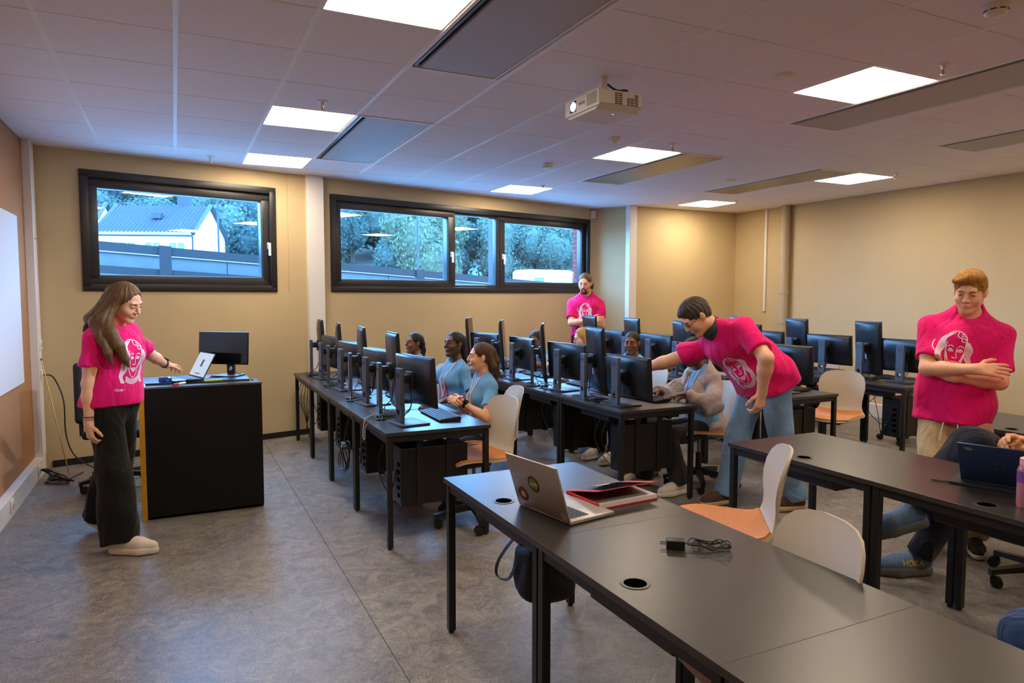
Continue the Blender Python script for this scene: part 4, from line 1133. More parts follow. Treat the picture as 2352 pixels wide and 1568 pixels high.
# the wooded hillside -------------------------------------------------
hill = MB(); hv = []; HX = 14
for j, (y, z) in enumerate(((70, 0.7), (85, 3.0), (110, 10), (150, 26), (155, 0.0))):
    for i in range(HX + 1): hv.append((-70 + i * 13, y + 3 * math.sin(i), z + (1.5 * math.sin(i * 1.7) if 0 < j < 4 else 0)))
hf = [(j * (HX + 1) + i, j * (HX + 1) + i + 1, (j + 1) * (HX + 1) + i + 1, (j + 1) * (HX + 1) + i) for j in range(4) for i in range(HX)]
struct(hill.add(hv, hf).build('hill', mat('hill_grass', srgb(64, 78, 68), 0.9, var=0.2, scale=0.5), fix=False))
GREENS = [mat('leaves_pale', srgb(84, 98, 86), 0.7, var=0.25, scale=0.6), mat('leaves_mid', srgb(72, 88, 80), 0.7, var=0.25, scale=0.6), mat('leaves_deep', srgb(60, 76, 72), 0.7, var=0.25, scale=0.6), mat('leaves_olive', srgb(96, 102, 80), 0.7, var=0.25, scale=0.6)]
for _g in GREENS:      # leaves let some light through
    _N = _g.node_tree.nodes; _L = _g.node_tree.links; _pp = _N['Principled BSDF']; _src = _pp.inputs['Base Color'].links[0].from_socket
    _t = _N.new('ShaderNodeBsdfTranslucent'); _m = _N.new('ShaderNodeMixShader'); _m.inputs[0].default_value = 0.45
    _L.new(_src, _t.inputs[0]); _L.new(_pp.outputs[0], _m.inputs[1]); _L.new(_t.outputs[0], _m.inputs[2]); _L.new(_m.outputs[0], _N['Material Output'].inputs['Surface'])
    _pp.inputs['Specular IOR Level'].default_value = 0.1
m_trunk = mat('bark', srgb(84, 74, 64), 0.9)
def crown_mesh(seed, n, mtl):
    r = random.Random(seed); V = []; Fq = []
    blobs = [(r.uniform(-2.6, 2.6), r.uniform(-2.6, 2.6), r.uniform(-3.2, 3.4), r.uniform(1.4, 2.6)) for _ in range(16)] + [(0, 0, 0, 3.2)]
    for _ in range(n):
        b = blobs[r.randrange(len(blobs))]; d = Vector((r.gauss(0, 1), r.gauss(0, 1), r.gauss(0, 1))).normalized(); p = Vector(b[:3]) + d * b[3] * r.uniform(0.82, 1.05)
        s = r.uniform(0.085, 0.18); a = Vector((r.gauss(0, 1), r.gauss(0, 1), r.gauss(0, 0.7))).normalized(); e = d.cross(a)
        if e.length < 0.05: continue
        e.normalize(); a = (a + d * 0.4).normalized(); k = len(V)
        V += [p - a * s - e * s * .6, p + a * s * .2 - e * s, p + a * s, p - a * s * .1 + e * s]; Fq.append((k, k + 1, k + 2, k + 3))
    for bx, by, bz, br in blobs:      # dense inside so the crown is closed
        mb = MB().sphere((bx, by, bz), br * 0.86, 9, 6); k = len(V); V += [Vector(v) * 1.0 for v in mb.v]; Fq += [tuple(i + k for i in f) for f in mb.f]
    me = bpy.data.meshes.new('foliage'); me.from_pydata([tuple(v) for v in V], [], Fq); me.materials.append(mtl); me.update(); return me
crowns = [crown_mesh(i, 16000, GREENS[i]) for i in range(4)]
trunk_me = MB().tube([(0, 0, -9), (0.1, 0, -3), (0, 0.1, 1)], [0.45, 0.32, 0.15], 8).mesh('trunk', m_trunk)
tr_ = random.Random(5); n_t = 0
spots = []
for row, (y, z, st) in enumerate(((86, 6.0, 4.4), (98, 13, 5.4), (116, 22, 7.0))):
    x = -22 - row * 4
    while x < 62 + row * 16:
        spots.append((x + tr_.uniform(-1.6, 1.6), y + tr_.uniform(-4, 4) - (10 if x > 20 and row == 0 else 0), z + tr_.uniform(-1.5, 1.5), 1.0 + row * 0.22 + tr_.uniform(-0.1, 0.2), ('front', 'middle', 'back')[row])); x += st
side_names = ['pale leafed', 'mid green', 'deep green', 'olive leafed']
ORDW = ['leftmost', 'second', 'third', 'fourth', 'fifth', 'sixth', 'seventh', 'eighth', 'ninth', 'tenth', 'eleventh', 'twelfth', 'thirteenth', 'fourteenth', 'fifteenth', 'sixteenth', 'seventeenth', 'eighteenth', 'nineteenth', 'twentieth']
rows_ = {'front': [], 'middle': [], 'back': []}
for (x, y, z, s, rw_) in spots:
    if -0.14 < x / y < 0.72: rows_[rw_].append((x / y, x, y, z, s))      # the stretch of hillside the windows look on to
for rw_, lst in rows_.items():
    for i, (_, x, y, z, s) in enumerate(sorted(lst)):
        k = tr_.choice((0, 1, 0, 2, 1, 3))
        t = thing('tree', '%s tree, %s in the %s row of the wooded hillside' % (side_names[k], ORDW[i] if i == 0 else ORDW[i] + ' from left', rw_), 'tree', (x, y, z), tr_.uniform(0, 6.2), 'trees on the hillside')
        t.scale = (s, s, s * tr_.uniform(1.0, 1.25))
        f = link('foliage', crowns[k], t); f['kind'] = 'stuff'; link('trunk', trunk_me, t)

# ================================================================== FURNITURE
m_top = mat('black_laminate', srgb(46, 43, 42), 0.33, var=0.08, scale=14, bump=0.05, bscale=500, spec=0.7)
m_edge = mat('laminate_edge', srgb(30, 28, 28), 0.5)
m_steel = mat('black_powder_steel', srgb(18, 17, 18), 0.45, var=0.05)
m_plastic = mat('black_plastic', srgb(20, 20, 22), 0.42, var=0.06)
m_ringm = mat('grommet_ring', srgb(60, 60, 60), 0.35)
m_hole = mat('grommet_hole', (0.002, 0.002, 0.002), 1.0, spec=0.0)
DT = 0.73
def make_desk(label, loc, grom=(-0.255, 0.0), tray=True):
    t = thing('desk', label, 'desk', loc)
    MB().box(-0.35, 0.35, -0.45, 0.45, DT - 0.022, DT, 0.0012).build('tabletop', m_top, t)
    f = MB()
    for a in ((-0.335, 0.335, -0.44, -0.41), (-0.335, 0.335, 0.41, 0.44), (-0.335, -0.305, -0.41, 0.41), (0.305, 0.335, -0.41, 0.41)): f.box(*a, DT - 0.062, DT - 0.022, 0.002)
    f.build('frame', m_steel, t)
    for sx in (-1, 1):
        for sy in (-1, 1):
            x, y = sx * 0.322, sy * 0.428
            l = MB().box(x - 0.0165, x + 0.0165, y - 0.0165, y + 0.0165, 0.012, DT - 0.022, 0.002).build('leg', m_steel, t)
            MB().cyl((x, y, 0.0), (x, y, 0.014), 0.014, n=12).build('foot', m_plastic, l)
    gx, gy = grom
    g = MB().lathe([(0.034, 0), (0.034, 0.002), (0.043, 0.002), (0.044, 0.0), (0.034, 0.0)], 28, Tr(gx, gy, DT)).build('grommet', m_ringm, t, smooth=True)
    MB().lathe([(0.0345, 0.0006), (0.0, 0.0006)], 28, Tr(gx, gy, DT)).build('hole', m_hole, g)
    if tray:
        MB().prism([(-0.28, DT - 0.062), (-0.28, DT - 0.115), (-0.26, DT - 0.125), (-0.14, DT - 0.125), (-0.12, DT - 0.115), (-0.12, DT - 0.062)], 'y', -0.2, 0.2).build('cable_tray', m_steel, t)
    return t
desk0 = None
def desk(x, y, label, group):
    global desk0
    if desk0 is None:
        desk0 = make_desk(label, (x, y, 0)); desk0['group'] = group; return desk0
    return copy_tree(desk0, (x, y, 0), 0, label, group)
ORD = ['nearest', 'second', 'third', 'farthest']
ROWN = {1: 'leftmost computer row', 2: 'second computer row', 3: 'third computer row', 4: 'rightmost computer row'}
ROWX = {1: 1.475, 2: 3.215, 3: 4.74, 4: 6.31}
ROWY = {1: 4.06, 2: 4.10, 3: 4.06, 4: 4.06}
for r in (1, 2, 3, 4):
    for k in range(4): desk(ROWX[r], ROWY[r] + 0.45 + 0.9 * k, '%s black desk of the %s' % (ORD[k], ROWN[r]), 'computer desks')
for k, nm in ((0, 'black table holding the silver laptop, front row'), (1, 'black table in front holding the coiled charger cable'), (2, 'black table at the bottom edge of the picture'),):
    desk(1.44, 2.51 - 0.9 * k, nm, 'front tables')
desk(3.17, 2.52, 'empty black table beside the standing bending man, right group', 'front tables'); desk(3.17, 1.62, 'black table under the blue laptop', 'front tables')
desk(4.98, 2.50, 'black table behind the blond man with crossed arms', 'front tables'); desk(4.98, 1.60, 'black table beyond the right edge behind the blond man', 'front tables')

# monitors ------------------------------------------------------------
m_mon = mat('monitor_shell', srgb(22, 23, 27), 0.3, var=0.06, scale=10)
m_stand = mat('monitor_stand_grey', srgb(86, 92, 104), 0.42, metal=0.35, var=0.04)
m_base = mat('monitor_base_grey', srgb(58, 60, 66), 0.4, metal=0.3)
m_screen = mat('screen_glass', (0.008, 0.008, 0.010), 0.12)
m_logo = mat('logo_dark', srgb(20, 24, 34), 0.35)
m_label = mat('sticker_pale', srgb(190, 196, 205), 0.5)
logo_me = text_mesh('DELL', 0.017, m_logo)
ring = MB(); ring.tube([(0.0215 * math.cos(a), 0.0215 * math.sin(a), 0.0004) for a in np.linspace(0, 2 * PI, 25)[:-1]], 0.0011, 5, closed=True)
def make_monitor(label, portrait):
    t = thing('monitor', label, 'monitor')
    w, h = (0.322, 0.545) if portrait else (0.545, 0.322); cz = 0.305 if portrait else 0.285
    b = MB().box(-0.09, 0.115, -0.128, 0.128, 0.0, 0.013, 0.004).build('base', m_base, t, smooth=True)
    col = MB(); nh = 20      # flat column with a round cable hole
    a0 = -0.052; a1 = -0.026; hw = 0.04; hz = 0.075; hr = 0.021; top = 0.365
    sq = []
    for k in range(nh):
        a = 2 * PI * k / nh; c, s = math.cos(a), math.sin(a); m = max(abs(c) / hw, abs(s) / 0.06); sq.append((c / m, hz + s / m))
    cir = [(hr * math.cos(2 * PI * k / nh), hz + hr * math.sin(2 * PI * k / nh)) for k in range(nh)]
    vs = [(a0, *p) for p in sq] + [(a0, *p) for p in cir] + [(a1, *p) for p in sq] + [(a1, *p) for p in cir]; fs = []
    for k in range(nh):
        j = (k + 1) % nh; fs += [(k, j, nh + j, nh + k), (2 * nh + k, 3 * nh + k, 3 * nh + j, 2 * nh + j), (nh + k, nh + j, 3 * nh + j, 3 * nh + k), (k, 2 * nh + k, 2 * nh + j, j)]
    col.add(vs, fs); col.box(a0, a1, -hw, hw, 0.01, 0.0152); col.box(a0, a1, -hw, hw, 0.1348, top, 0.003)
    c_ = col.build('stand_column', m_stand, t)
    rl = link('emblem_ring', ring.mesh('emblem_ring', m_logo), c_); rl.matrix_local = Tr(a0 - 0.0002, 0, top - 0.05) @ Rz(-PI / 2) @ Rx(PI / 2)
    lo = link('emblem_lettering', logo_me, c_); lo.matrix_local = Tr(a0 - 0.0006, 0, top - 0.05) @ Rz(-PI / 2) @ Rx(PI / 2)
    MB().box(-0.03, 0.035, -0.026, 0.026, cz - 0.02, cz + 0.035, 0.006).box(0.02, 0.05, -0.05, 0.05, cz - 0.055, cz + 0.055, 0.008).build('mount', m_plastic, t, smooth=True)
    T = Tr(0.075, 0, cz) @ Ry(math.radians(-4))
    sh = MB().box(-0.008, 0.012, -w / 2, w / 2, -h / 2, h / 2, 0.005, T)
    tp = MB(); k = 0.62
    for (x, sw_, s_h) in ((-0.008, 0.97, 0.97), (-0.02, 0.90, 0.88), (-0.034, k, k), (-0.034, 0, 0)):
        tp.v += [tuple(T @ Vector((x, sy * w / 2 * sw_, sz * h / 2 * s_h))) for sy, sz in ((-1, -1), (1, -1), (1, 1), (-1, 1))]
    for L in range(3):
        for q in range(4): tp.f.append((L * 4 + q, L * 4 + (q + 1) % 4, (L + 1) * 4 + (q + 1) % 4, (L + 1) * 4 + q)); tp.mi.append(0)
    sh.add(tp.v, tp.f)
    s = sh.build('housing', m_mon, t, smooth=True)
    MB().box(0.0122, 0.0135, -w / 2 + 0.009, w / 2 - 0.009, -h / 2 + (0.009 if portrait else 0.016), h / 2 - 0.009, T=T).build('screen', m_screen, t)
    if portrait: MB().box(-0.0135, -0.0090, -w / 2 * .75, w / 2 * .05, h / 2 * .55, h / 2 * .93, T=T).build('rear_panel', m_base, s); MB().box(-0.036, -0.0345, -0.006, 0.014, -0.11, -0.04, T=T).build('sticker', m_label, s)
    else: MB().box(-0.0215, -0.018, -w * 0.36, w * 0.36, h / 2 * 0.83, h / 2 * 0.86, T=T).build('vent_slot', m_hole, s); MB().box(-0.036, -0.034, -0.05, -0.01, -0.008, 0.014, T=T).build('sticker', m_label, s)
    return t
mons = {True: None, False: None}
def monitor(x, y, rz, portrait, label, dz=0.0):
    k = portrait
    if mons[k] is not None:
        o = copy_tree(mons[k], (x, y, DT), rz, label)
        for c in o.children:          # height-adjustable: the panel slides on its column
            if c.name.startswith(('housing', 'screen', 'mount')): c.location.z = dz
        return o
    if mons[k] is None:
        mons[k] = make_monitor(label, portrait); mons[k].location = (x, y, DT); mons[k].rotation_euler = (0, 0, rz)
        mons[k]['group'] = 'upright computer monitors' if k else 'wide computer monitors'; return mons[k]
    return copy_tree(mons[k], (x, y, DT), rz, label)
MONX = {1: -0.14, 2: -0.17, 3: -0.06, 4: 0.0}
MROT = {1: (0.17, -0.06), 2: (0.10, -0.16), 3: (0.06, -0.03), 4: (0.05, -0.05)}
r_ = random.Random(3)
for r in (1, 2, 3, 4):
    for k in range(4):
        x = ROWX[r] + MONX[r]; y = ROWY[r] + 0.9 * k
        a, b = MROT[r]; ja, jb = r_.uniform(-0.05, 0.05), r_.uniform(-0.06, 0.06)
        if r == 2 and k == 3: ja += 0.1
        if not (r == 3 and k in ()): monitor(x, y + 0.27, a + ja + (-0.14 if (r, k) == (2, 2) else 0), False, 'wide monitor on the %s desk of the %s' % (ORD[k], ROWN[r]), -0.07 if (r, k) == (2, 0) else -0.02 if r == 1 else -0.03)
        if r == 2: jb += (0.06, -0.36, -0.36, -0.36)[k]
        if r == 1: jb += (0.0, -0.06, -0.05, -0.04)[k]
        monitor(x - 0.02, y + 0.69, b + jb, True, 'upright turned monitor on the %s desk of the %s' % (ORD[k], ROWN[r]))

# keyboards and mice --------------------------------------------------
m_key = mat('key_cap', srgb(34, 34, 38), 0.5)
m_mouse = mat('mouse_grey', srgb(70, 68, 66), 0.4)
kb0 = None; ms0 = None
def keyboard(x, y, rz, label, z=DT):
    global kb0
    if kb0 is None:
        kb0 = thing('keyboard', label, 'keyboard', (x, y, z), rz, 'black keyboards')
        MB().prism([(-0.075, 0.004), (0.075, 0.004), (0.075, 0.014), (-0.065, 0.028), (-0.075, 0.026)], 'y', -0.22, 0.22).build('case', m_plastic, kb0)
        ks = MB()
        for i in range(6):
            for j in range(21):
                if j in (15, 16) and i in (1, 2): pass
                cx = -0.056 + i * 0.0225; cy = -0.207 + j * 0.0207; zz = 0.027 - (cx + 0.065) * 0.1
                ks.box(cx - 0.009, cx + 0.009, cy - 0.0085, cy + 0.0085, zz - 0.004, zz + 0.004)
        o = ks.build('keys', m_key, kb0); o['kind'] = 'stuff'
        for s in (-1, 1): MB().box(-0.07, -0.05, s * 0.18 - 0.02, s * 0.18 + 0.02, 0.0, 0.006).build('foot', m_plastic, kb0)
        return kb0
    return copy_tree(kb0, (x, y, z), rz, label)
def mouse(x, y, rz, label):
    global ms0
    if ms0 is None:
        ms0 = thing('computer_mouse', label, 'mouse', (x, y, DT), rz, 'computer mice')
        b = MB().sphere((0, 0, 0.004), (0.055, 0.031, 0.03), 18, 12); b.v = [(p[0], p[1], max(p[2], 0.0)) for p in b.v]; b.build('shell', m_mouse, ms0, smooth=True)
        MB().box(-0.036, -0.022, -0.003, 0.003, 0.024, 0.031, 0.002).build('wheel', m_plastic, ms0); MB().tube(spline([(-0.05, 0, 0.006), (-0.12, 0.02, 0.004), (-0.2, -0.03, 0.004), (-0.3, 0.02, 0.004)], 6), 0.002, 6).build('cable', m_plastic, ms0, smooth=True)
        return ms0
    return copy_tree(ms0, (x, y, DT), rz, label)
for r in (1, 2, 3, 4):
    for k in range(4):
        keyboard(ROWX[r] + (0.18 if r != 1 else 0.155), ROWY[r] + 0.9 * k + 0.43, r_.uniform(-0.08, 0.08) + PI, 'black keyboard on the %s desk of the %s' % (ORD[k], ROWN[r]))
        mouse(ROWX[r] + 0.16, ROWY[r] + 0.9 * k + (0.77 if r != 1 else 0.76), r_.uniform(-0.2, 0.2), 'computer mouse on the %s desk of the %s' % (ORD[k], ROWN[r]))

# computers hanging under the desks -----------------------------------
m_case = mat('computer_case_black', srgb(14, 14, 15), 0.4, var=0.06)
pc0 = None
for r in (1, 2, 3, 4):
    for k in range(4):
        lab = 'black computer tower hung under the %s desk of the %s' % (ORD[k], ROWN[r]); x = ROWX[r] + 0.0; y = ROWY[r] + 0.9 * k + (0.2 if r == 1 else 0.22)
        if pc0 is None:
            pc0 = thing('computer_tower', lab, 'computer', (x, y, 0), 0, 'computers under the desks')
            MB().box(-0.22, 0.22, -0.09, 0.09, 0.23, 0.60, 0.006).build('case', m_case, pc0)
            fp = MB().box(0.22, 0.232, -0.088, 0.088, 0.232, 0.598, 0.004).build('front_panel', m_plastic, pc0)
            sl = MB()
            for i in range(9): sl.box(0.232, 0.2335, -0.06, 0.06, 0.27 + i * 0.022, 0.28 + i * 0.022)
            sl.build('grille', m_hole, fp); MB().box(0.232, 0.236, -0.07, 0.07, 0.53, 0.56, 0.001).build('drive_tray', m_case, fp)
            bk = MB().box(-0.223, -0.219, -0.08, 0.08, 0.25, 0.58).build('rear_plate', m_plastic, pc0)
            pt_ = MB()
            for i in range(5): pt_.box(-0.226, -0.222, -0.06, -0.02, 0.28 + i * 0.05, 0.305 + i * 0.05)
            pt_.build('ports', m_hole, bk)
            br = MB()
            for s in (-1, 1): br.box(-0.12, -0.08, s * 0.095 - 0.003, s * 0.095 + 0.003, 0.22, DT - 0.03); br.box(0.08, 0.12, s * 0.095 - 0.003, s * 0.095 + 0.003, 0.22, DT - 0.03)
            br.box(-0.12, -0.08, -0.098, 0.098, 0.216, 0.226); br.box(0.08, 0.12, -0.098, 0.098, 0.216, 0.226)
            br.build('bracket', m_steel, pc0)
        else: copy_tree(pc0, (x, y, 0), 0, lab)

# cables --------------------------------------------------------------
m_cable = mat('black_cable', srgb(16, 16, 18), 0.45)
def cable_bundle(label, paths, name='cable_bundle', r=0.0035, mt=None):
    t = thing(name, label, 'cable')
    for p in paths: MB().tube(spline(p, 7), r, 6).build('cable', mt or m_cable, t, smooth=True)
    return t
for r in (1, 2, 3, 4):
    for k in range(4):
        x = ROWX[r] + MONX[r] - 0.05; y = ROWY[r] + 0.9 * k; q = r_.uniform
        ps = []
        for i in range(3):
            y0 = y + (0.27, 0.69, 0.27)[i]
            ps.append([(x + 0.08, y0 + q(-.02, .02), DT + 0.25), (x + 0.07, y0 + q(-.06, .06), DT + 0.12), (x + 0.03, y0 + q(-.02, .02) , DT + 0.06), (x - 0.03 + q(-.03, .03), y + 0.48 + q(-.1, .1), DT + 0.02 + 0.02 * i), (ROWX[r] - 0.255, y + 0.45 + q(-.01, .01), DT - 0.01), (ROWX[r] - 0.26, y + 0.42, DT - 0.12)])
        if k < 3 or r > 2: ps.append([(x + 0.02, y + 0.3, DT + 0.008), (x - 0.02, y + 0.42, DT + 0.05), (x - 0.05, y + 0.55, DT + 0.01), (x + 0.03, y + 0.68, DT + 0.012)])
        for i in range(2):
            x2 = ROWX[r] - 0.27 + q(-.03, .03)
            ps.append([(ROWX[r] - 0.24, y + 0.3 + 0.1 * i, DT - 0.08), (x2, y + 0.36 + q(-.1, .1), DT - 0.25 + q(-.05, .05)), (x2 + 0.05, y + 0.3, DT - 0.4 - 0.06 * i), (ROWX[r] - 0.225, y + 0.2, 0.40 + 0.05 * i)])
        cable_bundle('tangle of black cables behind the monitors of the %s desk, %s' % (ORD[k], ROWN[r]), ps)
t = thing('cable_coil', 'black cable coil with white tag hanging under the leftmost computer row', 'cable', (1.135, 5.28, 0))
for i in range(5):
    rr = 0.095 + 0.012 * (i % 3); MB().tube([(0.012 * i - 0.02 + 0.012 * math.sin(a * 2 + i), rr * math.cos(a) + 0.01 * i - 0.02, 0.33 + rr * 0.98 * math.sin(a) + 0.006 * math.sin(i * 2)) for a in np.linspace(0, 2 * PI, 29)[:-1]], 0.0045, 6, closed=True).build('loop', m_cable, t, smooth=True)
for i in range(2): MB().tube(spline([(0.0, 0.01 * i, 0.42), (0.02, 0.03 * i, 0.52), (0.05, 0.06 * i, 0.66)], 6), 0.0035, 6).build('lead', m_cable, t, smooth=True)
MB().box(-0.012, 0.012, -0.02, 0.025, 0.405, 0.44, 0.003).build('tag', m_white, t)
cable_bundle('thick bundle of black cables by the far end of the leftmost computer row', [[(1.2 + 0.02 * i, 7.52 + 0.02 * (i % 2), 0.68), (1.14 + 0.03 * i, 7.50, 0.5 - 0.02 * i), (1.20 + 0.01 * i, 7.46, 0.3), (1.24, 7.48 + 0.02 * i, 0.1), (1.25 + 0.03 * i, 7.42, 0.01)] for i in range(5)])
cable_bundle('white cable loop hanging over the edge of the nearest desk', [[(1.22, 4.62, DT + 0.03), (1.14, 4.58, DT + 0.012), (1.112, 4.55, DT - 0.03), (1.10, 4.52, DT - 0.10), (1.105, 4.49, DT - 0.11), (1.112, 4.50, DT - 0.03), (1.16, 4.50, DT + 0.008)]], r=0.0025, mt=mat('pale_cable', srgb(190, 190, 192), 0.5))

# chairs ---------------------------------------------------------------
m_shell = mat('chair_shell_greige', srgb(196, 184, 164), 0.5, var=0.03)
m_felt = mat('orange_felt', srgb(206, 128, 52), 0.95, var=0.12, scale=60, bump=0.4, bscale=300, sheen=0.3)
m_chrome = mat('gas_spring_steel', srgb(150, 150, 150), 0.25, metal=0.9)
PROF = [(0.235, 0.432, 0.13), (0.225, 0.442, 0.18), (0.19, 0.455, 0.212), (0.12, 0.459, 0.230), (0.04, 0.452, 0.238), (-0.05, 0.444, 0.240), (-0.12, 0.443, 0.232), (-0.165, 0.455, 0.215), (-0.195, 0.482, 0.195), (-0.214, 0.525, 0.182), (-0.228, 0.58, 0.184), (-0.24, 0.64, 0.196), (-0.252, 0.70, 0.205), (-0.265, 0.76, 0.203), (-0.276, 0.805, 0.186), (-0.284, 0.835, 0.155), (-0.288, 0.852, 0.11), (-0.289, 0.858, 0.05)]
def shell_pt(i, s):
    y, z, w = PROF[i]; back = min(max((z - 0.46) / 0.2, 0), 1) if i > 6 else 0
    d = (s * w / 0.2) ** 2
    return Vector((s * w, y + back * 0.045 * d, z + (1 - back) * 0.018 * d - (1 - back) * 0.0))
def shell_surface(rng, off, wsc, thick):
    mb = MB(); n = 14; idx = list(rng); rows = []
    for i in idx:
        y0, z0, _ = PROF[max(i - 1, 0)]; y1, z1, _ = PROF[min(i + 1, len(PROF) - 1)]
        nrm = Vector((0, -(z1 - z0), (y1 - y0))); nrm = -nrm.normalized() if nrm.z < 0 or (abs(nrm.z) < 1e-6) else nrm.normalized()
        if i > 9 and nrm.y < 0: nrm = -nrm
        rows.append([(shell_pt(i, (2 * k / n - 1) * wsc), nrm) for k in range(n + 1)])
    vs = [p + nr * (off + thick) for r in rows for p, nr in r] + [p + nr * off for r in rows for p, nr in r]
    R_, C_ = len(rows), n + 1; B_ = R_ * C_; fs = []
    for i in range(R_ - 1):
        for k in range(n): fs += [(i * C_ + k, i * C_ + k + 1, (i + 1) * C_ + k + 1, (i + 1) * C_ + k), (B_ + i * C_ + k, B_ + (i + 1) * C_ + k, B_ + (i + 1) * C_ + k + 1, B_ + i * C_ + k + 1)]
    for i in range(R_ - 1): fs += [(i * C_, (i + 1) * C_, B_ + (i + 1) * C_, B_ + i * C_), (i * C_ + n, B_ + i * C_ + n, B_ + (i + 1) * C_ + n, (i + 1) * C_ + n)]
    for k in range(n): fs += [(k, B_ + k, B_ + k + 1, k + 1), ((R_ - 1) * C_ + k, (R_ - 1) * C_ + k + 1, B_ + (R_ - 1) * C_ + k + 1, B_ + (R_ - 1) * C_ + k)]
    return mb.add(vs, fs)
def make_chair(label):
    t = thing('swivel_chair', label, 'chair')
    shell_surface(range(len(PROF)), -0.012, 1.0, 0.012).build('shell', m_shell, t, smooth=True)
    shell_surface(range(1, 9), 0.001, 0.95, 0.012).build('seat_pad', m_felt, t, smooth=True)
    chair_base(t, 0.41); return t
def chair_base(t, top):
    MB().box(-0.07, 0.07, -0.1, 0.1, top - 0.02, top + 0.016, 0.008).build('mechanism', m_plastic, t, smooth=True); MB().tube([(0.06, 0.02, top), (0.16, 0.03, top - 0.005), (0.2, 0.03, top)], 0.006, 6).build('lever', m_plastic, t, smooth=True)
    MB().cyl((0, 0, 0.25), (0, 0, top), 0.014, n=14).build('gas_spring', m_chrome, t, smooth=True); MB().cyl((0, 0, 0.09), (0, 0, 0.27), 0.027, 0.025, 16).build('column', m_plastic, t, smooth=True)
    for k in range(5):
        a = 2 * PI * k / 5 + 0.3; T = Rz(a)
        ar = MB(); vs = []
        for (x, hw, z0, z1) in ((0.02, 0.03, 0.09, 0.135), (0.15, 0.022, 0.085, 0.118), (0.285, 0.017, 0.072, 0.098), (0.305, 0.016, 0.06, 0.096)):
            vs += [T @ Vector((x, -hw, z0)), T @ Vector((x, hw, z0)), T @ Vector((x, hw, z1)), T @ Vector((x, -hw, z1))]
        fs = [(0, 1, 2, 3), (12, 15, 14, 13)]
        for L in range(3):
            for q in range(4): fs.append((L * 4 + q, L * 4 + (q + 1) % 4, (L + 1) * 4 + (q + 1) % 4, (L + 1) * 4 + q))
        ao = ar.add(vs, fs).build('base_arm', m_plastic, t)
        ca = MB(); o = Vector((0.29, 0, 0.03)); b = a * 1.7
        for s in (-1, 1): ca.tube([T @ (o + Rz(b).to_3x3() @ Vector((0.018, s * 0.008, 0))), T @ (o + Rz(b).to_3x3() @ Vector((0.018, s * 0.024, 0)))], 0.029, 16)
        ca.tube([T @ Vector((0.29, 0, 0.08)), T @ Vector((0.29, 0, 0.05))], 0.008, 8); ca.box(-0.012, 0.03, -0.008, 0.008, -0.005, 0.03, T=T @ Matrix.Translation(o) @ Rz(b))
        ca.build('caster', m_plastic, ao, smooth=True)
chair0 = None
def chair(x, y, face, label, group='grey shell chairs with orange seats'):
    global chair0
    rz = math.radians(face - 90)
    if chair0 is None:
        chair0 = make_chair(label); chair0.location = (x, y, 0); chair0.rotation_euler = (0, 0, rz); chair0['group'] = group; return chair0
    return copy_tree(chair0, (x, y, 0), rz, label)
chair(1.83, 4.36, 186, 'empty grey shell chair tucked under the nearest desk of the leftmost row')
chair(2.13, 4.86, 172, 'grey shell chair under the girl with brown hair and a watch')
chair(2.24, 5.78, 170, 'grey shell chair under the girl with white sleeves')
chair(2.22, 6.72, 180, 'grey shell chair under the braided girl by the window')
chair(3.88, 4.42, 165, 'grey shell chair under the student in the grey cardigan')
chair(4.06, 5.55, 180, 'grey shell chair under the girl with hair tied back, second row')
chair(4.06, 6.5, 180, 'grey shell chair under the long haired blonde girl')
chair(4.02, 7.28, 190, 'grey shell chair under the girl peeking between monitors')
chair(5.47, 4.40, 205, 'empty grey shell chair turned out beside the third computer row')
chair(7.05, 4.70, 190, 'empty grey shell chair behind the rightmost computer row')
chair(7.05, 6.0, 175, 'empty grey shell chair farther along the rightmost computer row'); chair(5.4, 5.9, 178, 'empty grey shell chair farther along the third computer row')
chair(2.36, 2.50, 142, 'grey shell chair seen edge on beside the charger table')
chair(1.61, 1.57, 168, 'grey shell chair whose rounded back rises beside the charger table')
chair(4.19, 2.0, 152, 'grey shell chair under the seated person with crossed legs'); chair(2.70, 0.90, 145, 'grey shell chair at the lower right corner under the person in jeans')

# black office chair behind the woman
t = thing('office_chair', 'black office chair behind the lectern by the left wall', 'chair', (-0.44, 6.42, 0), math.radians(-100))
V_, Q_ = sdf_mesh([BX(A(0, -0.23, 0.80), A(0.21, 0.03, 0.24), None, 0.03), ], 0.012); link('backrest', np_mesh('backrest', V_, Q_, mat('black_mesh_fabric', srgb(24, 24, 26), 0.8, bump=0.3, bscale=400)), t)
V_, Q_ = sdf_mesh([BX(A(0, 0.02, 0.47), A(0.24, 0.23, 0.035), None, 0.03)], 0.012); link('seat', np_mesh('seat', V_, Q_, MATS['black_mesh_fabric']), t)
MB().tube([(0, -0.1, 0.42), (0, -0.27, 0.44), (0, -0.27, 0.7)], 0.018, 8).build('back_post', m_plastic, t, smooth=True); chair_base(t, 0.42)

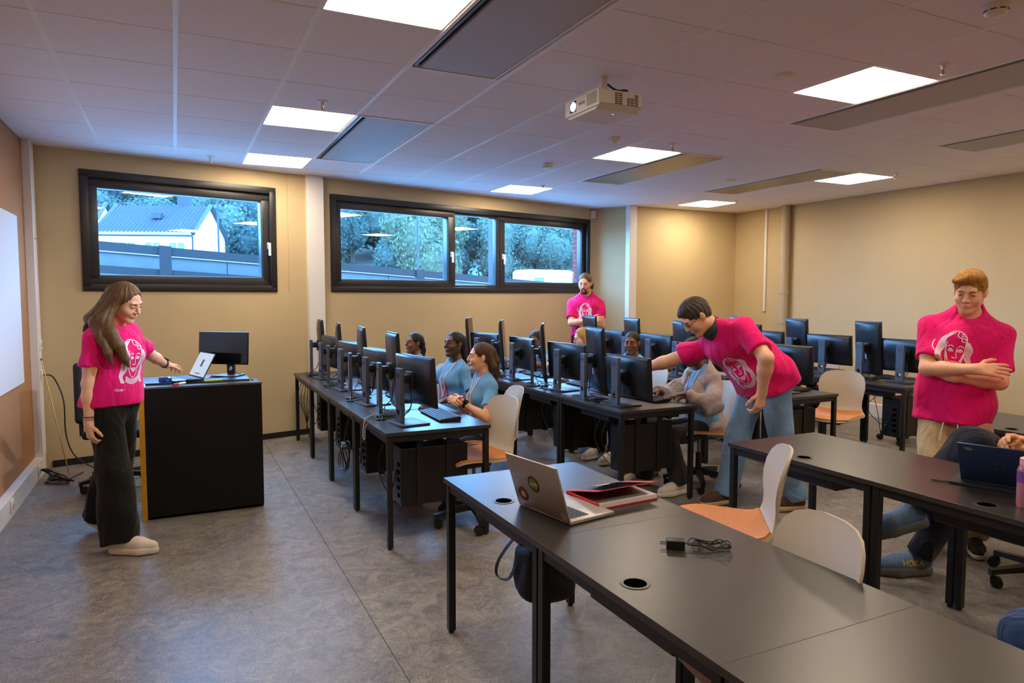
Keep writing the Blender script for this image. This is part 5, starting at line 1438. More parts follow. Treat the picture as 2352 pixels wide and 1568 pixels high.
# ================================================================== LECTERN AND WHAT STANDS ON IT
m_podblack = mat('lectern_black_panel', srgb(10, 10, 11), 0.6, var=0.06, spec=0.3)
m_yellow = mat('lectern_yellow_panel', srgb(206, 150, 28), 0.5)
m_podtop = mat('lectern_top_laminate', srgb(80, 88, 100), 0.22, var=0.03)
lec = thing('lectern', 'black lectern with yellow edge beside the woman', 'lectern', (0.155, 5.34, 0))
MB().box(-0.365, 0.40, 0.0, 0.03, 0.02, 0.915, 0.002).build('front_panel', m_podblack, lec); MB().box(-0.40, -0.366, 0.0, 0.38, 0.0, 0.915, 0.002).build('side_panel', m_yellow, lec); MB().box(0.366, 0.40, 0.03, 0.38, 0.0, 0.915, 0.002).build('side_panel', m_podblack, lec)
MB().box(-0.405, 0.405, -0.005, 0.36, -0.008, 0.007, 0.002, T=Tr(0, 0, 0.926) @ Rx(math.radians(-5.0))).build('top', m_podtop, lec); MB().box(-0.38, 0.38, 0.02, 0.05, 0.0, 0.02).build('plinth', m_hole, lec); MB().box(-0.366, 0.366, 0.03, 0.36, 0.45, 0.468).build('shelf', m_podblack, lec)
MB().box(-0.42, 0.35, 0.36, 0.78, 0.898, 0.918, 0.002).build('rear_desktop', m_top, lec)
for x in (-0.39, 0.32):
    MB().box(x - 0.016, x + 0.016, 0.73, 0.762, 0, 0.898, 0.002).build('leg', m_steel, lec)
mon = copy_tree(mons[False], (0.375, 5.97, 0.918), math.radians(-128), 'dark screened monitor on the lectern facing the room', 'lectern equipment')
mon.scale = (0.80, 0.80, 0.80)

def laptop(label, loc, rz, w, d, open_deg, shell, deck_mat, key_mat, screen_mat, z=0.0, name='laptop'):
    """x = right, y = away from the user; hinge at the far edge"""
    t = thing(name, label, 'laptop', loc, rz)
    b = MB().box(-w / 2, w / 2, -d / 2, d / 2, 0.002, 0.015, 0.004).build('base', shell, t, smooth=True)
    kb = MB().box(-w * 0.42, w * 0.42, -d * 0.02, d * 0.40, 0.0148, 0.0156).build('keyboard_well', deck_mat, t)
    ks = MB()
    for i in range(5):
        for j in range(13): ks.box(-w * 0.405 + j * w * 0.0625, -w * 0.405 + j * w * 0.0625 + w * 0.053, -d * 0.005 + i * d * 0.08, -d * 0.005 + i * d * 0.08 + d * 0.066, 0.0156, 0.0172)
    k_ = ks.build('keys', key_mat, kb); k_['kind'] = 'stuff'
    MB().box(-w * 0.17, w * 0.17, -d * 0.44, -d * 0.09, 0.0149, 0.0153).build('trackpad', shell, t)
    pt_ = MB()
    for i in range(4): pt_.box(w / 2 - 0.001, w / 2 + 0.0006, -d * 0.1 + i * 0.02, -d * 0.1 + i * 0.02 + 0.012, 0.006, 0.010)
    pt_.build('ports', m_hole, t)
    T = Tr(0, d / 2, 0.012) @ Rx(math.radians(90 - open_deg) * -1 + 0) 
    T = Tr(0, d / 2 - 0.004, 0.013) @ Rx(-math.radians(open_deg - 90))
    lid = MB().box(-w / 2, w / 2, 0.0, 0.007, 0.0, d, 0.003, T).build('lid', shell, t, smooth=True)
    MB().box(-w / 2 + 0.006, w / 2 - 0.006, -0.0006, 0.0002, 0.012, d - 0.006, T=T).build('screen', screen_mat, lid)
    return t, lid, T
m_alu = mat('laptop_aluminium', srgb(178, 174, 170), 0.36, metal=0.3, var=0.02)
m_dkalu = mat('laptop_dark_shell', srgb(44, 44, 46), 0.4, metal=0.3)
m_blualu = mat('laptop_midnight_shell', srgb(44, 66, 110), 0.3, metal=0.15, var=0.03)
m_keyd = mat('laptop_keys_dark', srgb(34, 34, 38), 0.5)
m_deck = mat('laptop_keyboard_well', srgb(120, 118, 116), 0.45)
def lit_screen():
    m = bpy.data.materials.new('lit_document_screen'); m.use_nodes = True; N = m.node_tree.nodes; L = m.node_tree.links; p = N['Principled BSDF']
    p.inputs['Base Color'].default_value = (0.01, 0.01, 0.01, 1); p.inputs['Emission Color'].default_value = (0.62, 0.72, 0.85, 1); p.inputs['Emission Strength'].default_value = 0.5; return m
lp1, lid1, T1 = laptop('open dark laptop showing a pale page on the lectern', (0.03, 5.83, 0.918), math.radians(-72), 0.31, 0.21, 118, m_dkalu, m_dkalu, m_keyd, lit_screen())
MB().box(-0.02, 0.02, -0.0011, -0.0007, 0.09, 0.15, T=T1).build('page_picture', mat('page_grey', srgb(110, 112, 116), 0.6), lid1); MB().box(-0.05, 0.05, -0.0011, -0.0007, 0.03, 0.036, T=T1).build('page_caption', mat('page_dark', srgb(30, 30, 34), 0.6), lid1)

# small things on the lectern
t = thing('tin_box', 'small blue tin with rounded lid beside the laptop on the lectern', 'tin', (-0.08, 5.60, 0.93)); mb_tin = mat('blue_tin', srgb(34, 60, 128), 0.3, metal=0.4)
MB().lathe([(0.034, 0), (0.042, 0.004), (0.044, 0.02), (0.042, 0.024), (0, 0.024)], 24).build('box', mb_tin, t, smooth=True); MB().lathe([(0.043, 0.024), (0.043, 0.034), (0.032, 0.043), (0.02, 0.044), (0.018, 0.04), (0, 0.04)], 24).build('lid', mat('tin_lid', srgb(60, 90, 160), 0.2, metal=0.5), t, smooth=True)
t = thing('marker_pen', 'red capped whiteboard marker lying on the lectern edge', 'marker', (0.015, 5.415, 0.939), 0.9)
MB().cyl((-0.02, 0, 0), (0.055, 0, 0), 0.008, n=14).build('barrel', m_white, t, smooth=True); MB().cyl((-0.065, 0, 0), (-0.018, 0, 0), 0.0088, n=14).build('cap', mat('marker_red', srgb(190, 20, 44), 0.35), t, smooth=True)
t = thing('note_pad', 'yellow green sticky note pad on the lectern edge', 'note pad', (0.24, 5.56, 0.93), 0.15)
MB().box(-0.06, 0.06, -0.025, 0.025, 0, 0.008, 0.001).build('pad', mat('pad_green', srgb(150, 196, 60), 0.7), t); MB().box(-0.06, 0.06, -0.025, 0.025, 0.008, 0.0092).build('top_sheet', mat('pad_yellow', srgb(196, 212, 90), 0.7), t)
t = thing('phone', 'dark phone with teal edge lying beside the laptop on the lectern', 'phone', (0.10, 5.68, 0.93), 0.3)
MB().box(-0.04, 0.04, -0.02, 0.02, 0, 0.009, 0.003).build('body', mat('phone_teal', srgb(40, 90, 100), 0.3), t, smooth=True); MB().box(-0.038, 0.038, -0.018, 0.018, 0.009, 0.0096).build('screen', m_screen, t)
cable_bundle('loose black cable from the lectern monitor across its desk', [[(0.36, 5.98, 1.0), (0.42, 5.97, 0.945), (0.46, 5.9, 0.925), (0.30, 5.82, 0.925), (0.22, 5.80, 0.93)]], r=0.003)
# cables and cue at the left wall
rc_ = random.Random(12)
cable_bundle('black lead drooping from the wall socket behind the woman', [[(-1.06, 7.25, 0.86), (-0.98, 7.2, 0.84), (-0.90, 7.1, 0.65), (-0.88, 7.02, 0.35), (-0.80, 6.95, 0.16), (-0.6, 6.85, 0.04)]], r=0.006)
cable_bundle('heap of black cables and plugs on the floor by the left wall', [[(-1.06, 6.92, 0.09), (-1.0, 6.9, 0.09 - 0.012 * i)] + [(-0.88 + rc_.uniform(-.13, .13), 6.78 + rc_.uniform(-.16, .16), 0.012 + 0.012 * i) for _ in range(5)] for i in range(4)], r=0.0055)
t = thing('pointer_stick', 'thin brass pointer stick leaning on the white trunking', 'stick', (0, 0, 0)); MB().tube([(-0.86, 6.95, 0.01), (-1.062, 7.2, 1.0)], 0.005, 8).build('rod', mat('brass_rod', srgb(170, 136, 70), 0.35, metal=0.6), t, smooth=True); MB().tube([(-1.064, 7.2025, 1.01), (-1.061, 7.1988, 0.995)], 0.007, 8).build('tip', m_plastic, t, smooth=True)

# whiteboard that takes the projected picture, and the projector
wb = thing('whiteboard', 'white projection board on the brown left wall', 'whiteboard', (-1.139, 5.4, 0))
MB().box(0.0, 0.012, -1.4, 1.41, 0.85, 2.2, 0.002).build('board', mat('whiteboard_enamel', srgb(222, 224, 228), 0.35, var=0.01), wb)
pj = thing('projector', 'white ceiling projector hanging on a short mount', 'projector', (2.36, 3.60, 2.645))
m_pj = mat('projector_white', srgb(226, 222, 214), 0.4, var=0.02)
MB().prism([(-0.19, 0.03), (-0.19, 0.105), (0.19, 0.112), (0.19, 0.02), (0.15, 0.0), (-0.14, 0.0)], 'x', -0.14, 0.15).build('body', m_pj, pj)
MB().box(-0.152, -0.138, -0.19, 0.19, 0.015, 0.11, 0.008).build('front_plate', m_white, pj, smooth=True)
ln = MB().box(-0.1535, -0.15, 0.055, 0.125, 0.03, 0.095, 0.001).build('lens_window', mat('lens_navy', (0.01, 0.01, 0.06), 0.1), pj)
MB().lathe([(0.028, 0), (0.028, 0.006), (0.018, 0.012), (0, 0.013)], 20, Tr(-0.153, 0.085, 0.062) @ Ry(-PI / 2)).build('lens', mat('lens_glow', (0.5, 0.55, 0.9), 0.1, emit=(0.75, 0.8, 1.0), estr=1.2), ln, smooth=True)
gv = MB()
for i in range(9): gv.box(-0.1536, -0.151, -0.17 + i * 0.012, -0.165 + i * 0.012, 0.03, 0.098)
gv.build('intake_grille', mat('grille_grey', srgb(150, 150, 152), 0.5), pj)
for c0 in (-0.04, -0.012, 0.045, 0.072, 0.1):
    for i in range(6 if c0 not in (0.045, 0.072) else 4): MB().box(c0, c0 + 0.022, -0.1925, -0.185, 0.03 + i * 0.0115, 0.036 + i * 0.0115).build('side_vent', mat('vent_brown', srgb(84, 72, 58), 0.6), pj)
eo = link('maker_lettering', text_mesh('EPSON', 0.022, mat('lettering_grey', srgb(90, 90, 94), 0.5)), pj); eo.matrix_local = Tr(-0.1537, -0.01, 0.062) @ Rz(-PI / 2) @ Rx(PI / 2)
MB().box(-0.02, 0.02, -0.02, 0.02, 0.14, 0.239, 0.003).build('mount_column', m_white, pj); mr = MB()
for a, b in (((0, 0), (-0.1, 0.12)), ((0, 0), (0.1, 0.12)), ((0, 0), (-0.1, -0.12)), ((0, 0), (0.1, -0.12))): mr.tube([(a[0], a[1], 0.14), (b[0], b[1], 0.125), (b[0], b[1], 0.108)], 0.008, 6)
mr.build('mount_arms', m_white, pj, smooth=True); MB().tube(spline([(0.03, 0.0, 0.2), (0.06, -0.06, 0.15), (0.12, -0.08, 0.15), (0.16, -0.02, 0.13), (0.14, 0.05, 0.11)], 6), 0.007, 6).build('cable', m_cable, pj, smooth=True)
MB().cyl((0.02, -0.08, -0.001), (0.02, -0.08, 0.001), 0.006, n=12).build('status_light', mat('status_blue', (0.1, 0.15, 0.9), 0.3, emit=(0.15, 0.25, 1.0), estr=1.5), pj)
sl_ = bpy.data.lights.new('projector_beam', 'SPOT'); sl_.energy = PROJECTOR_POWER; sl_.color = (0.62, 0.74, 1.0); sl_.use_square = True; sl_.spot_size = math.radians(40); sl_.spot_blend = 0.6; sl_.shadow_soft_size = 0.01
slo = bpy.data.objects.new('projector_beam', sl_); COL.objects.link(slo); slo.location = (2.19, 3.685, 2.707)
_dir = Vector((-1.13, 5.72, 1.52)) - slo.location; slo.rotation_euler = _dir.to_track_quat('-Z', 'Y').to_euler()

# ================================================================== FOREGROUND THINGS
# silver laptop: back of the lid towards the left
lp2, lid2, T2 = laptop('silver laptop with two round stickers on the front table', (1.355, 2.30, DT), math.radians(100), 0.315, 0.222, 108, m_alu, m_deck, m_keyd, m_screen)
def sticker(lid, T, x, z, r, mats, name):
    o = MB().lathe([(r, 0), (r, 0.0008), (0, 0.0008)], 28, T @ Tr(x, 0.0072, z) @ Rx(-PI / 2)).build(name, mats[0], lid)
    return o
s1 = sticker(lid2, T2, 0.10, 0.055, 0.030, [mat('sticker_maroon', srgb(96, 36, 28), 0.5)], 'sticker')
MB().lathe([(0.021, 0), (0.021, 0.0012), (0, 0.0012)], 24, T2 @ Tr(0.10, 0.0072, 0.055) @ Rx(-PI / 2)).build('sticker_ring', mat('sticker_brown', srgb(132, 74, 40), 0.5), s1)
MB().prism([(-0.014, -0.012), (0.014, -0.012), (0.014, 0.004), (0.006, 0.014), (-0.006, 0.014), (-0.014, 0.004)], 'y', 0.0083, 0.0086, T2 @ Tr(0.10, 0, 0.055)).build('sticker_emblem', mat('sticker_cream', srgb(228, 208, 150), 0.5), s1)
s2 = sticker(lid2, T2, 0.012, 0.118, 0.034, [mat('sticker_navy', srgb(36, 50, 60), 0.5)], 'sticker')
MB().lathe([(0.026, 0), (0.026, 0.0012), (0, 0.0012)], 24, T2 @ Tr(0.012, 0.0072, 0.118) @ Rx(-PI / 2)).build('sticker_field', mat('sticker_green', srgb(120, 150, 40), 0.5, var=0.3, scale=60), s2)
MB().prism([(-0.026, -0.004), (0.024, -0.008), (0.026, 0.002), (-0.024, 0.008)], 'y', 0.0083, 0.0086, T2 @ Tr(0.012, 0, 0.118)).build('sticker_band', mat('sticker_yellow', srgb(226, 206, 120), 0.5), s2)
MB().box(-0.15, -0.115, 0.0072, 0.0076, 0.006, 0.03, T=T2).build('label', m_label, lid2)
# red notebook with its glossy cover half open
nb = thing('notebook', 'red ring notebook with dark glossy cover half open on the front table', 'notebook', (1.615, 2.36, DT), math.radians(4))
m_red = mat('notebook_red', srgb(206, 28, 30), 0.45); m_paper = mat('paper_white', srgb(226, 222, 226), 0.8, var=0.02)
MB().box(-0.155, 0.155, -0.11, 0.11, 0, 0.004, 0.001).build('back_cover', m_red, nb); MB().box(-0.15, 0.148, -0.107, 0.107, 0.004, 0.02, 0.001).build('pages', m_paper, nb); MB().box(-0.146, 0.12, -0.09, 0.09, 0.02, 0.0206).build('divider', mat('divider_grey', srgb(120, 116, 122), 0.5), nb)
Tn = Tr(-0.155, 0.11, 0.020) @ Rz(math.radians(2)) @ Rx(math.radians(-14)) @ Tr(0, -0.2, 0)
Tn = Tr(0, 0.108, 0.021) @ Rx(math.radians(-13))
cv = MB().box(-0.155, 0.155, -0.215, 0.0, 0, 0.003, 0.001, Tn).build('front_cover', m_red, nb)
MB().box(-0.125, 0.11, -0.212, -0.012, 0.003, 0.0036, T=Tn).build('gloss_panel', mat('gloss_navy', srgb(18, 20, 34), 0.08), cv); MB().box(-0.02, 0.05, -0.03, -0.012, 0.0036, 0.004, T=Tn).build('cover_label', m_paper, cv)
MB().box(-0.158, -0.15, -0.11, 0.11, 0.0, 0.024, 0.003).build('spine', m_red, nb)
# charger
ch_ = thing('charger', 'black power adapter with tangled thin cable on the front table', 'charger', (1.475, 1.785, DT), math.radians(-35))
MB().box(-0.03, 0.03, -0.02, 0.02, 0.0, 0.03, 0.004).build('adapter', m_plastic, ch_, smooth=True)
for s in (-1, 1): MB().cyl((-0.03, s * 0.0095, 0.016), (-0.05, s * 0.0095, 0.016), 0.0022, n=8).build('pin', m_chrome, ch_)
cp = []; rq = random.Random(4)
for i in range(46):
    a = i * 0.52; cp.append((0.115 + 0.075 * math.cos(a) * (0.75 + 0.25 * math.sin(i * 0.37)) + rq.uniform(-.006, .006), 0.015 + 0.045 * math.sin(a) * (0.7 + 0.3 * math.cos(i * 0.9)) + rq.uniform(-.006, .006), 0.004 + 0.006 * (i % 3) + 0.012 * max(0, math.sin(i * 0.4))))
MB().tube(spline([(0.03, 0, 0.015), (0.05, 0.0, 0.02)] + cp, 3), 0.0021, 6).build('cable', m_cable, ch_, smooth=True)
# backpack hanging under the front table
bp = thing('backpack', 'black backpack with dangling strap under the front table', 'backpack', (1.42, 2.62, 0.12)); bp.scale = (0.72, 0.8, 0.8)
m_pack = mat('backpack_nylon', srgb(15, 15, 17), 0.7, bump=0.3, bscale=300)
V_, Q_ = sdf_mesh([BX(A(0.05, 0, 0.36), A(0.15, 0.13, 0.22), None, 0.07), BX(A(-0.08, 0, 0.30), A(0.07, 0.11, 0.14), None, 0.05, 0.03)], 0.012, wrinkle=folds(8, 0.008)); link('bag', np_mesh('bag', V_, Q_, m_pack), bp)
def strap(pts, w, name, mt, parent):
    P_ = spline(pts, 8); vs = []; fs = []
    for i, p in enumerate(P_): vs += [p + Vector((0, -w / 2, 0)), p + Vector((0, w / 2, 0)), p + Vector((0.004, w / 2, 0.002)), p + Vector((0.004, -w / 2, 0.002))]
    for i in range(len(P_) - 1):
        for q in range(4): fs.append((i * 4 + q, i * 4 + (q + 1) % 4, (i + 1) * 4 + (q + 1) % 4, (i + 1) * 4 + q))
    return MB().add(vs, fs).build(name, mt, parent)
strap([(-0.06, 0.0, 0.58), (-0.16, 0.03, 0.50), (-0.26, 0.05, 0.38), (-0.27, 0.06, 0.29), (-0.20, 0.05, 0.26), (-0.15, 0.04, 0.34), (-0.13, 0.02, 0.42)], 0.03, 'strap', m_pack, bp); strap([(0.0, 0, 0.56), (-0.02, 0, 0.63), (0.05, 0, 0.64), (0.08, 0, 0.56)], 0.025, 'handle', m_pack, bp); MB().box(-0.2, -0.12, -0.03, 0.03, 0.5, 0.6, 0.01).build('buckle', m_plastic, bp)
# tan bag under the second row
tb = thing('tote_bag', 'tan leather bag on the floor under the second computer row', 'bag', (3.60, 4.86, 0), 0.25)
V_, Q_ = sdf_mesh([BX(A(0, 0, 0.15), A(0.15, 0.09, 0.15), None, 0.03), BX(A(0, 0, 0.05), A(0.17, 0.1, 0.05), None, 0.03, 0.05)], 0.011, wrinkle=folds(4, 0.008, 14)); link('bag', np_mesh('bag', V_, Q_, mat('tan_leather', srgb(176, 126, 84), 0.55, var=0.08, bump=0.2)), tb)
for s in (-1, 1): MB().tube(spline([(-0.08, s * 0.07, 0.28), (-0.06, s * 0.08, 0.38), (0.06, s * 0.08, 0.38), (0.08, s * 0.07, 0.28)], 7), 0.007, 6).build('handle', MATS['tan_leather'], tb, smooth=True)
MB().cyl((-0.1, -0.1, 0.25), (-0.1, -0.105, 0.25), 0.01, n=10).build('charm', m_brass, tb)

# blue laptop, its case and the bottle on the right table
lp3, lid3, T3 = laptop('dark blue laptop with apple emblem at the right edge', (3.30, 1.76, DT + 0.012), math.radians(110), 0.30, 0.212, 122, m_blualu, m_blualu, m_keyd, m_screen)
ap = MB()
def blob(cx, cz, r, n=18): ap.lathe([(r, 0), (r, 0.0006), (0, 0.0006)], n, T3 @ Tr(cx, 0.0072, cz) @ Rx(-PI / 2))
for cx, cz, r in ((-0.006, 0.105, 0.0105), (0.006, 0.105, 0.0105), (-0.0055, 0.097, 0.009), (0.0055, 0.097, 0.009)): blob(cx, cz, r)
ap.prism([(0.0, 0.117), (0.003, 0.126), (0.009, 0.129), (0.007, 0.121)], 'y', 0.0072, 0.0078, T3); ap.build('emblem', mat('emblem_mirror', srgb(150, 155, 168), 0.15, metal=0.9), lid3)
MB().prism([(0.09, 0.185), (0.105, 0.195), (0.125, 0.192), (0.12, 0.18), (0.10, 0.178)], 'y', 0.0072, 0.0076, T3).build('sticker', mat('sticker_faded', srgb(140, 142, 132), 0.5), lid3)
cs = thing('laptop_sleeve', 'thin black zipped sleeve lying under the blue laptop', 'sleeve', (3.27, 1.77, DT), math.radians(110)); MB().box(-0.17, 0.17, -0.09, 0.125, 0.0, 0.0125, 0.005).build('sleeve', m_pack, cs, smooth=True); MB().tube([(0.165, 0.11, 0.007), (0.2, 0.125, 0.006), (0.235, 0.125, 0.006)], 0.004, 6).build('zip_pull', m_plastic, cs, smooth=True)
bt = thing('drink_bottle', 'pink see-through drinking bottle cut by the right edge', 'bottle', (3.03, 1.535, DT))
m_btl = mat('bottle_pink', srgb(236, 150, 170), 0.2, var=0.05); m_btl.node_tree.nodes['Principled BSDF'].inputs['Transmission Weight'].default_value = 0.55
MB().lathe([(0, 0.0), (0.034, 0.0), (0.036, 0.006), (0.036, 0.15), (0.03, 0.165), (0.026, 0.17), (0, 0.17)], 28).build('body', m_btl, bt, smooth=True); MB().lathe([(0.029, 0.17), (0.029, 0.195), (0.02, 0.2), (0, 0.2)], 24).build('cap', mat('bottle_cap_pink', srgb(240, 170, 184), 0.4), bt, smooth=True); MB().lathe([(0.0362, 0.10), (0.0366, 0.10), (0.0366, 0.145), (0.0362, 0.145)], 28).build('print_band', mat('bottle_print', srgb(120, 70, 150), 0.4, var=0.4, scale=90), bt, smooth=True)
# bits on the desks
t = thing('note_pad', 'pale green sticky pad on the nearest desk beside the girl', 'note pad', (1.70, 4.80, DT), 0.3); MB().box(-0.035, 0.035, -0.035, 0.035, 0, 0.007, 0.001).build('pad', mat('pad_mint', srgb(160, 214, 170), 0.7), t); MB().box(-0.035, 0.035, -0.035, 0.035, 0.007, 0.008).build('top_sheet', mat('pad_mint_top', srgb(176, 224, 186), 0.7), t)

# ================================================================== PEOPLE
pink = cloth('pink_cotton', srgb(228, 16, 112))
blue_t = cloth('sky_blue_cotton', srgb(104, 164, 214))
prw = mat('print_white', srgb(236, 214, 228), 0.7)
prp = mat('print_pink', srgb(190, 60, 130), 0.7)
m_blk = cloth('black_twill', srgb(17, 17, 18), 1.0, 7.0); m_dkgrey = cloth('charcoal_twill', srgb(44, 42, 42), 1.0, 7.0); m_navy = cloth('navy_twill', srgb(26, 27, 42), 1.0, 7.0)
m_jean = cloth('light_denim', srgb(112, 146, 184), 1.0, 8.0, var=0.2, scale=9); m_jeand = cloth('dark_denim', srgb(44, 66, 104), 1.0, 8.0, var=0.15, scale=9)
m_chino = cloth('beige_chino', srgb(202, 180, 140), 1.0, 9.0)
wsh = dict(mats=(mat('sneaker_white', srgb(214, 206, 192), 0.7), mat('sneaker_sole', srgb(220, 212, 196), 0.6), mat('lace_white', srgb(225, 220, 210), 0.8)), sole=0.034, size=1.1)
bsh = dict(mats=(mat('sneaker_brown', srgb(74, 54, 44), 0.85, var=0.15, scale=40), mat('sole_cream', srgb(190, 166, 124), 0.6), mat('lace_brown', srgb(60, 44, 38), 0.8)), sole=0.03)
ksh = dict(mats=(mat('sneaker_black', srgb(24, 23, 24), 0.7), MATS['sneaker_sole'], MATS['lace_white']), sole=0.026)
hsh = dict(mats=(mat('trail_shoe_blue', srgb(92, 120, 160), 0.75, var=0.3, scale=60), mat('trail_sole', srgb(96, 98, 98), 0.7), mat('lace_pale', srgb(200, 206, 214), 0.8)), sole=0.042, text='HOKA', text_side=1, text_mat=mat('shoe_yellow', srgb(226, 186, 44), 0.5), size=1.05)
m_lan = mat('lanyard_white', srgb(224, 218, 224), 0.6)
def T_pink(**k): return dict(dict(mat=pink, art=(0, 0.165, 0.27), art_mat=prw), **k)
def T_blue(**k): return dict(dict(mat=blue_t, art=(0, 0.12, 0.2), art_mat=prp, artw=0.004), **k)

# woman at the lectern
def W4(*p): return ('w',) + p
person('woman in pink t-shirt and wide black trousers reaching to the lectern laptop', (-0.36, 4.95), -48, dict(
    s=0.955, sex='f', skin='fair', w=1.08, pel=(0, 0, 0.915), pelR=(0, 0, 0), chR=(4, -3, 6), headR=(24, 6, 14), lid=0.9, hv=0.0036, brow=0.0026,
    hair=('brown', 'long', [([(0.055, 0.0, 0.06), (0.078, -0.01, -0.03), ('l', 0.10, 0.07, 1.42), ('l', 0.105, 0.13, 1.34), ('l', 0.085, 0.165, 1.26), ('l', 0.055, 0.175, 1.18), ('l', 0.03, 0.175, 1.13)], [0.03, 0.03, 0.042, 0.04, 0.036, 0.026, 0.008]),
                            ([(0.06, -0.04, 0.03), (0.08, -0.05, -0.06), ('l', 0.12, 0.02, 1.40), ('l', 0.14, 0.09, 1.32), ('l', 0.135, 0.14, 1.22), ('l', 0.12, 0.15, 1.15)], [0.03, 0.036, 0.04, 0.034, 0.022, 0.008]),
                            ([(0.03, -0.08, 0.04), (0.06, -0.09, -0.06), ('l', 0.09, -0.07, 1.42), ('l', 0.12, -0.085, 1.345)], [0.045, 0.042, 0.03, 0.008]),
                            ([(-0.03, -0.08, 0.04), (-0.03, -0.1, -0.08), (0.0, -0.12, -0.2)], [0.045, 0.045, 0.02]), ([(-0.07, -0.02, 0.03), (-0.074, -0.03, -0.06), (-0.06, -0.05, -0.16)], [0.02, 0.024, 0.02])]),
    shirt=T_pink(hem=-0.03, inf=0.016, text=('TENK-', 0.075, -0.03, 0.04), seed=3, art=(-0.01, 0.15, 0.26)), trousers=dict(mat=m_blk, cuff=0.1, knee=0.092, drop=0.03, seed=2), shoes=wsh,
    armR=dict(w=W4(-0.485, 4.80, 0.79), pole=(0.6, -0.8, 0), f=(0.05, 0.25, -1), n=(0.95, -0.2, 0.1), curl=0.75, thumb=0.5),
    armL=dict(w=W4(-0.03, 5.60, 1.02), pole=(-0.3, -0.3, -1), f=W4(0.55, 0.75, -0.15), n=(0.1, 0.1, 1), curl=0.45, curls=[0.3, 0.4, 0.5, 0.6]),
    legR=dict(a=W4(-0.345, 4.74, 0.085), toe=22), legL=dict(a=W4(-0.50, 5.24, 0.10), toe=8, foot=(18, 0, 8)),
    extra=[watch(-1, 0.86, m_blk, (0, 0.4, 1)), wrist_band(1, 0.88, 0.003, 0.008, mat('bracelet_silver', srgb(190, 184, 176), 0.3, metal=0.7), 'bracelet'), wrist_band(1, 0.82, 0.003, 0.006, mat('bracelet_dark', srgb(60, 40, 36), 0.5), 'bracelet')]))

# blond man with crossed arms, right
person('blond man in pink t-shirt and beige trousers standing with crossed arms', (4.31, 2.58), 210, dict(
    s=1.0, sex='m', skin='fair', w=1.06, sw=1.02, pel=(0.03, 0.0, 0.955), pelR=(-4, -3, 0), chR=(2, -7, 2), headR=(18, -5, -10), lid=0.8, hv=0.0034, jaw=1.08, browc='sandy',
    hair=('sandy', 'short', [([(-0.055, 0.04, 0.092), (0.0, 0.085, 0.108), (0.05, 0.088, 0.088)], [0.024, 0.026, 0.016]), ([(-0.05, 0.02, 0.1), (0.02, 0.06, 0.115), (0.07, 0.05, 0.078)], [0.026, 0.028, 0.016]), ([(-0.06, 0.03, 0.085), (-0.072, 0.05, 0.06)], [0.02, 0.012])]), shirt=T_pink(hem=-0.16, inf=0.018, seed=5, art=(0.035, 0.155, 0.27), fold=0.008), trousers=dict(mat=m_chino, cuff=0.08, knee=0.09, seed=4), shoes=ksh,
    armR=dict(w=(-0.07, 0.225, 1.145), pole=(0.85, 0.1, -0.75), f=(-0.9, -0.02, 0.02), n=(0.15, 0.95, 0.35), curl=0.35, spread=0.16),
    armL=dict(w=(0.05, 0.16, 1.09), pole=(-0.85, 0.0, -0.75), f=(0.8, -0.25, 0.35), n=(0.2, 1, 0.2), curl=0.5),
    legR=dict(a=(0.11, 0.04, 0.085), toe=-10), legL=dict(a=(-0.10, -0.06, 0.085), toe=10),
    extra=[lambda root, D: [MB().tube([D['pv'](sx * 0.035, 0.145, -0.15), D['pv'](sx * 0.04, 0.15, -0.2), D['pv'](sx * 0.045, 0.145, -0.27)], 0.004, 6).build('drawstring', MATS['lace_white'], root, smooth=True) for sx in (-1, 1)]]))

# bearded man by the far window
person('bearded man in pink t-shirt standing by the triple window', (4.98, 7.95), 236, dict(
    s=1.075, sex='m', skin='fair', pel=(0, 0, 1.03), chR=(-1, 0, 0), headR=(14, 0, -14), lid=0.85, beard='brunette', hv=0.0045,
    hair=('ash', 'back', [([(0.05, -0.03, 0.04), (0.078, -0.03, -0.03), (0.07, -0.05, -0.075)], [0.03, 0.022, 0.016]), ([(-0.05, -0.03, 0.04), (-0.078, -0.03, -0.03), (-0.07, -0.05, -0.075)], [0.03, 0.022, 0.016])]),
    shirt=T_pink(hem=-0.12, seed=6, art=(0.0, 0.17, 0.25)), trousers=dict(mat=m_blk), shoes=ksh,
    armR=dict(w=(-0.07, 0.23, 1.24), pole=(0.85, 0.1, -0.75), f=(-0.9, 0.0, 0.1), n=(0.1, 0.95, 0.35), curl=0.3), armL=dict(w=(0.05, 0.17, 1.18), pole=(-0.85, 0.0, -0.75), f=(0.8, -0.25, 0.35), n=(0.2, 1, 0.2), curl=0.5),
    legR=dict(a=(0.11, 0, 0.085), toe=-8), legL=dict(a=(-0.11, 0, 0.085), toe=8)))

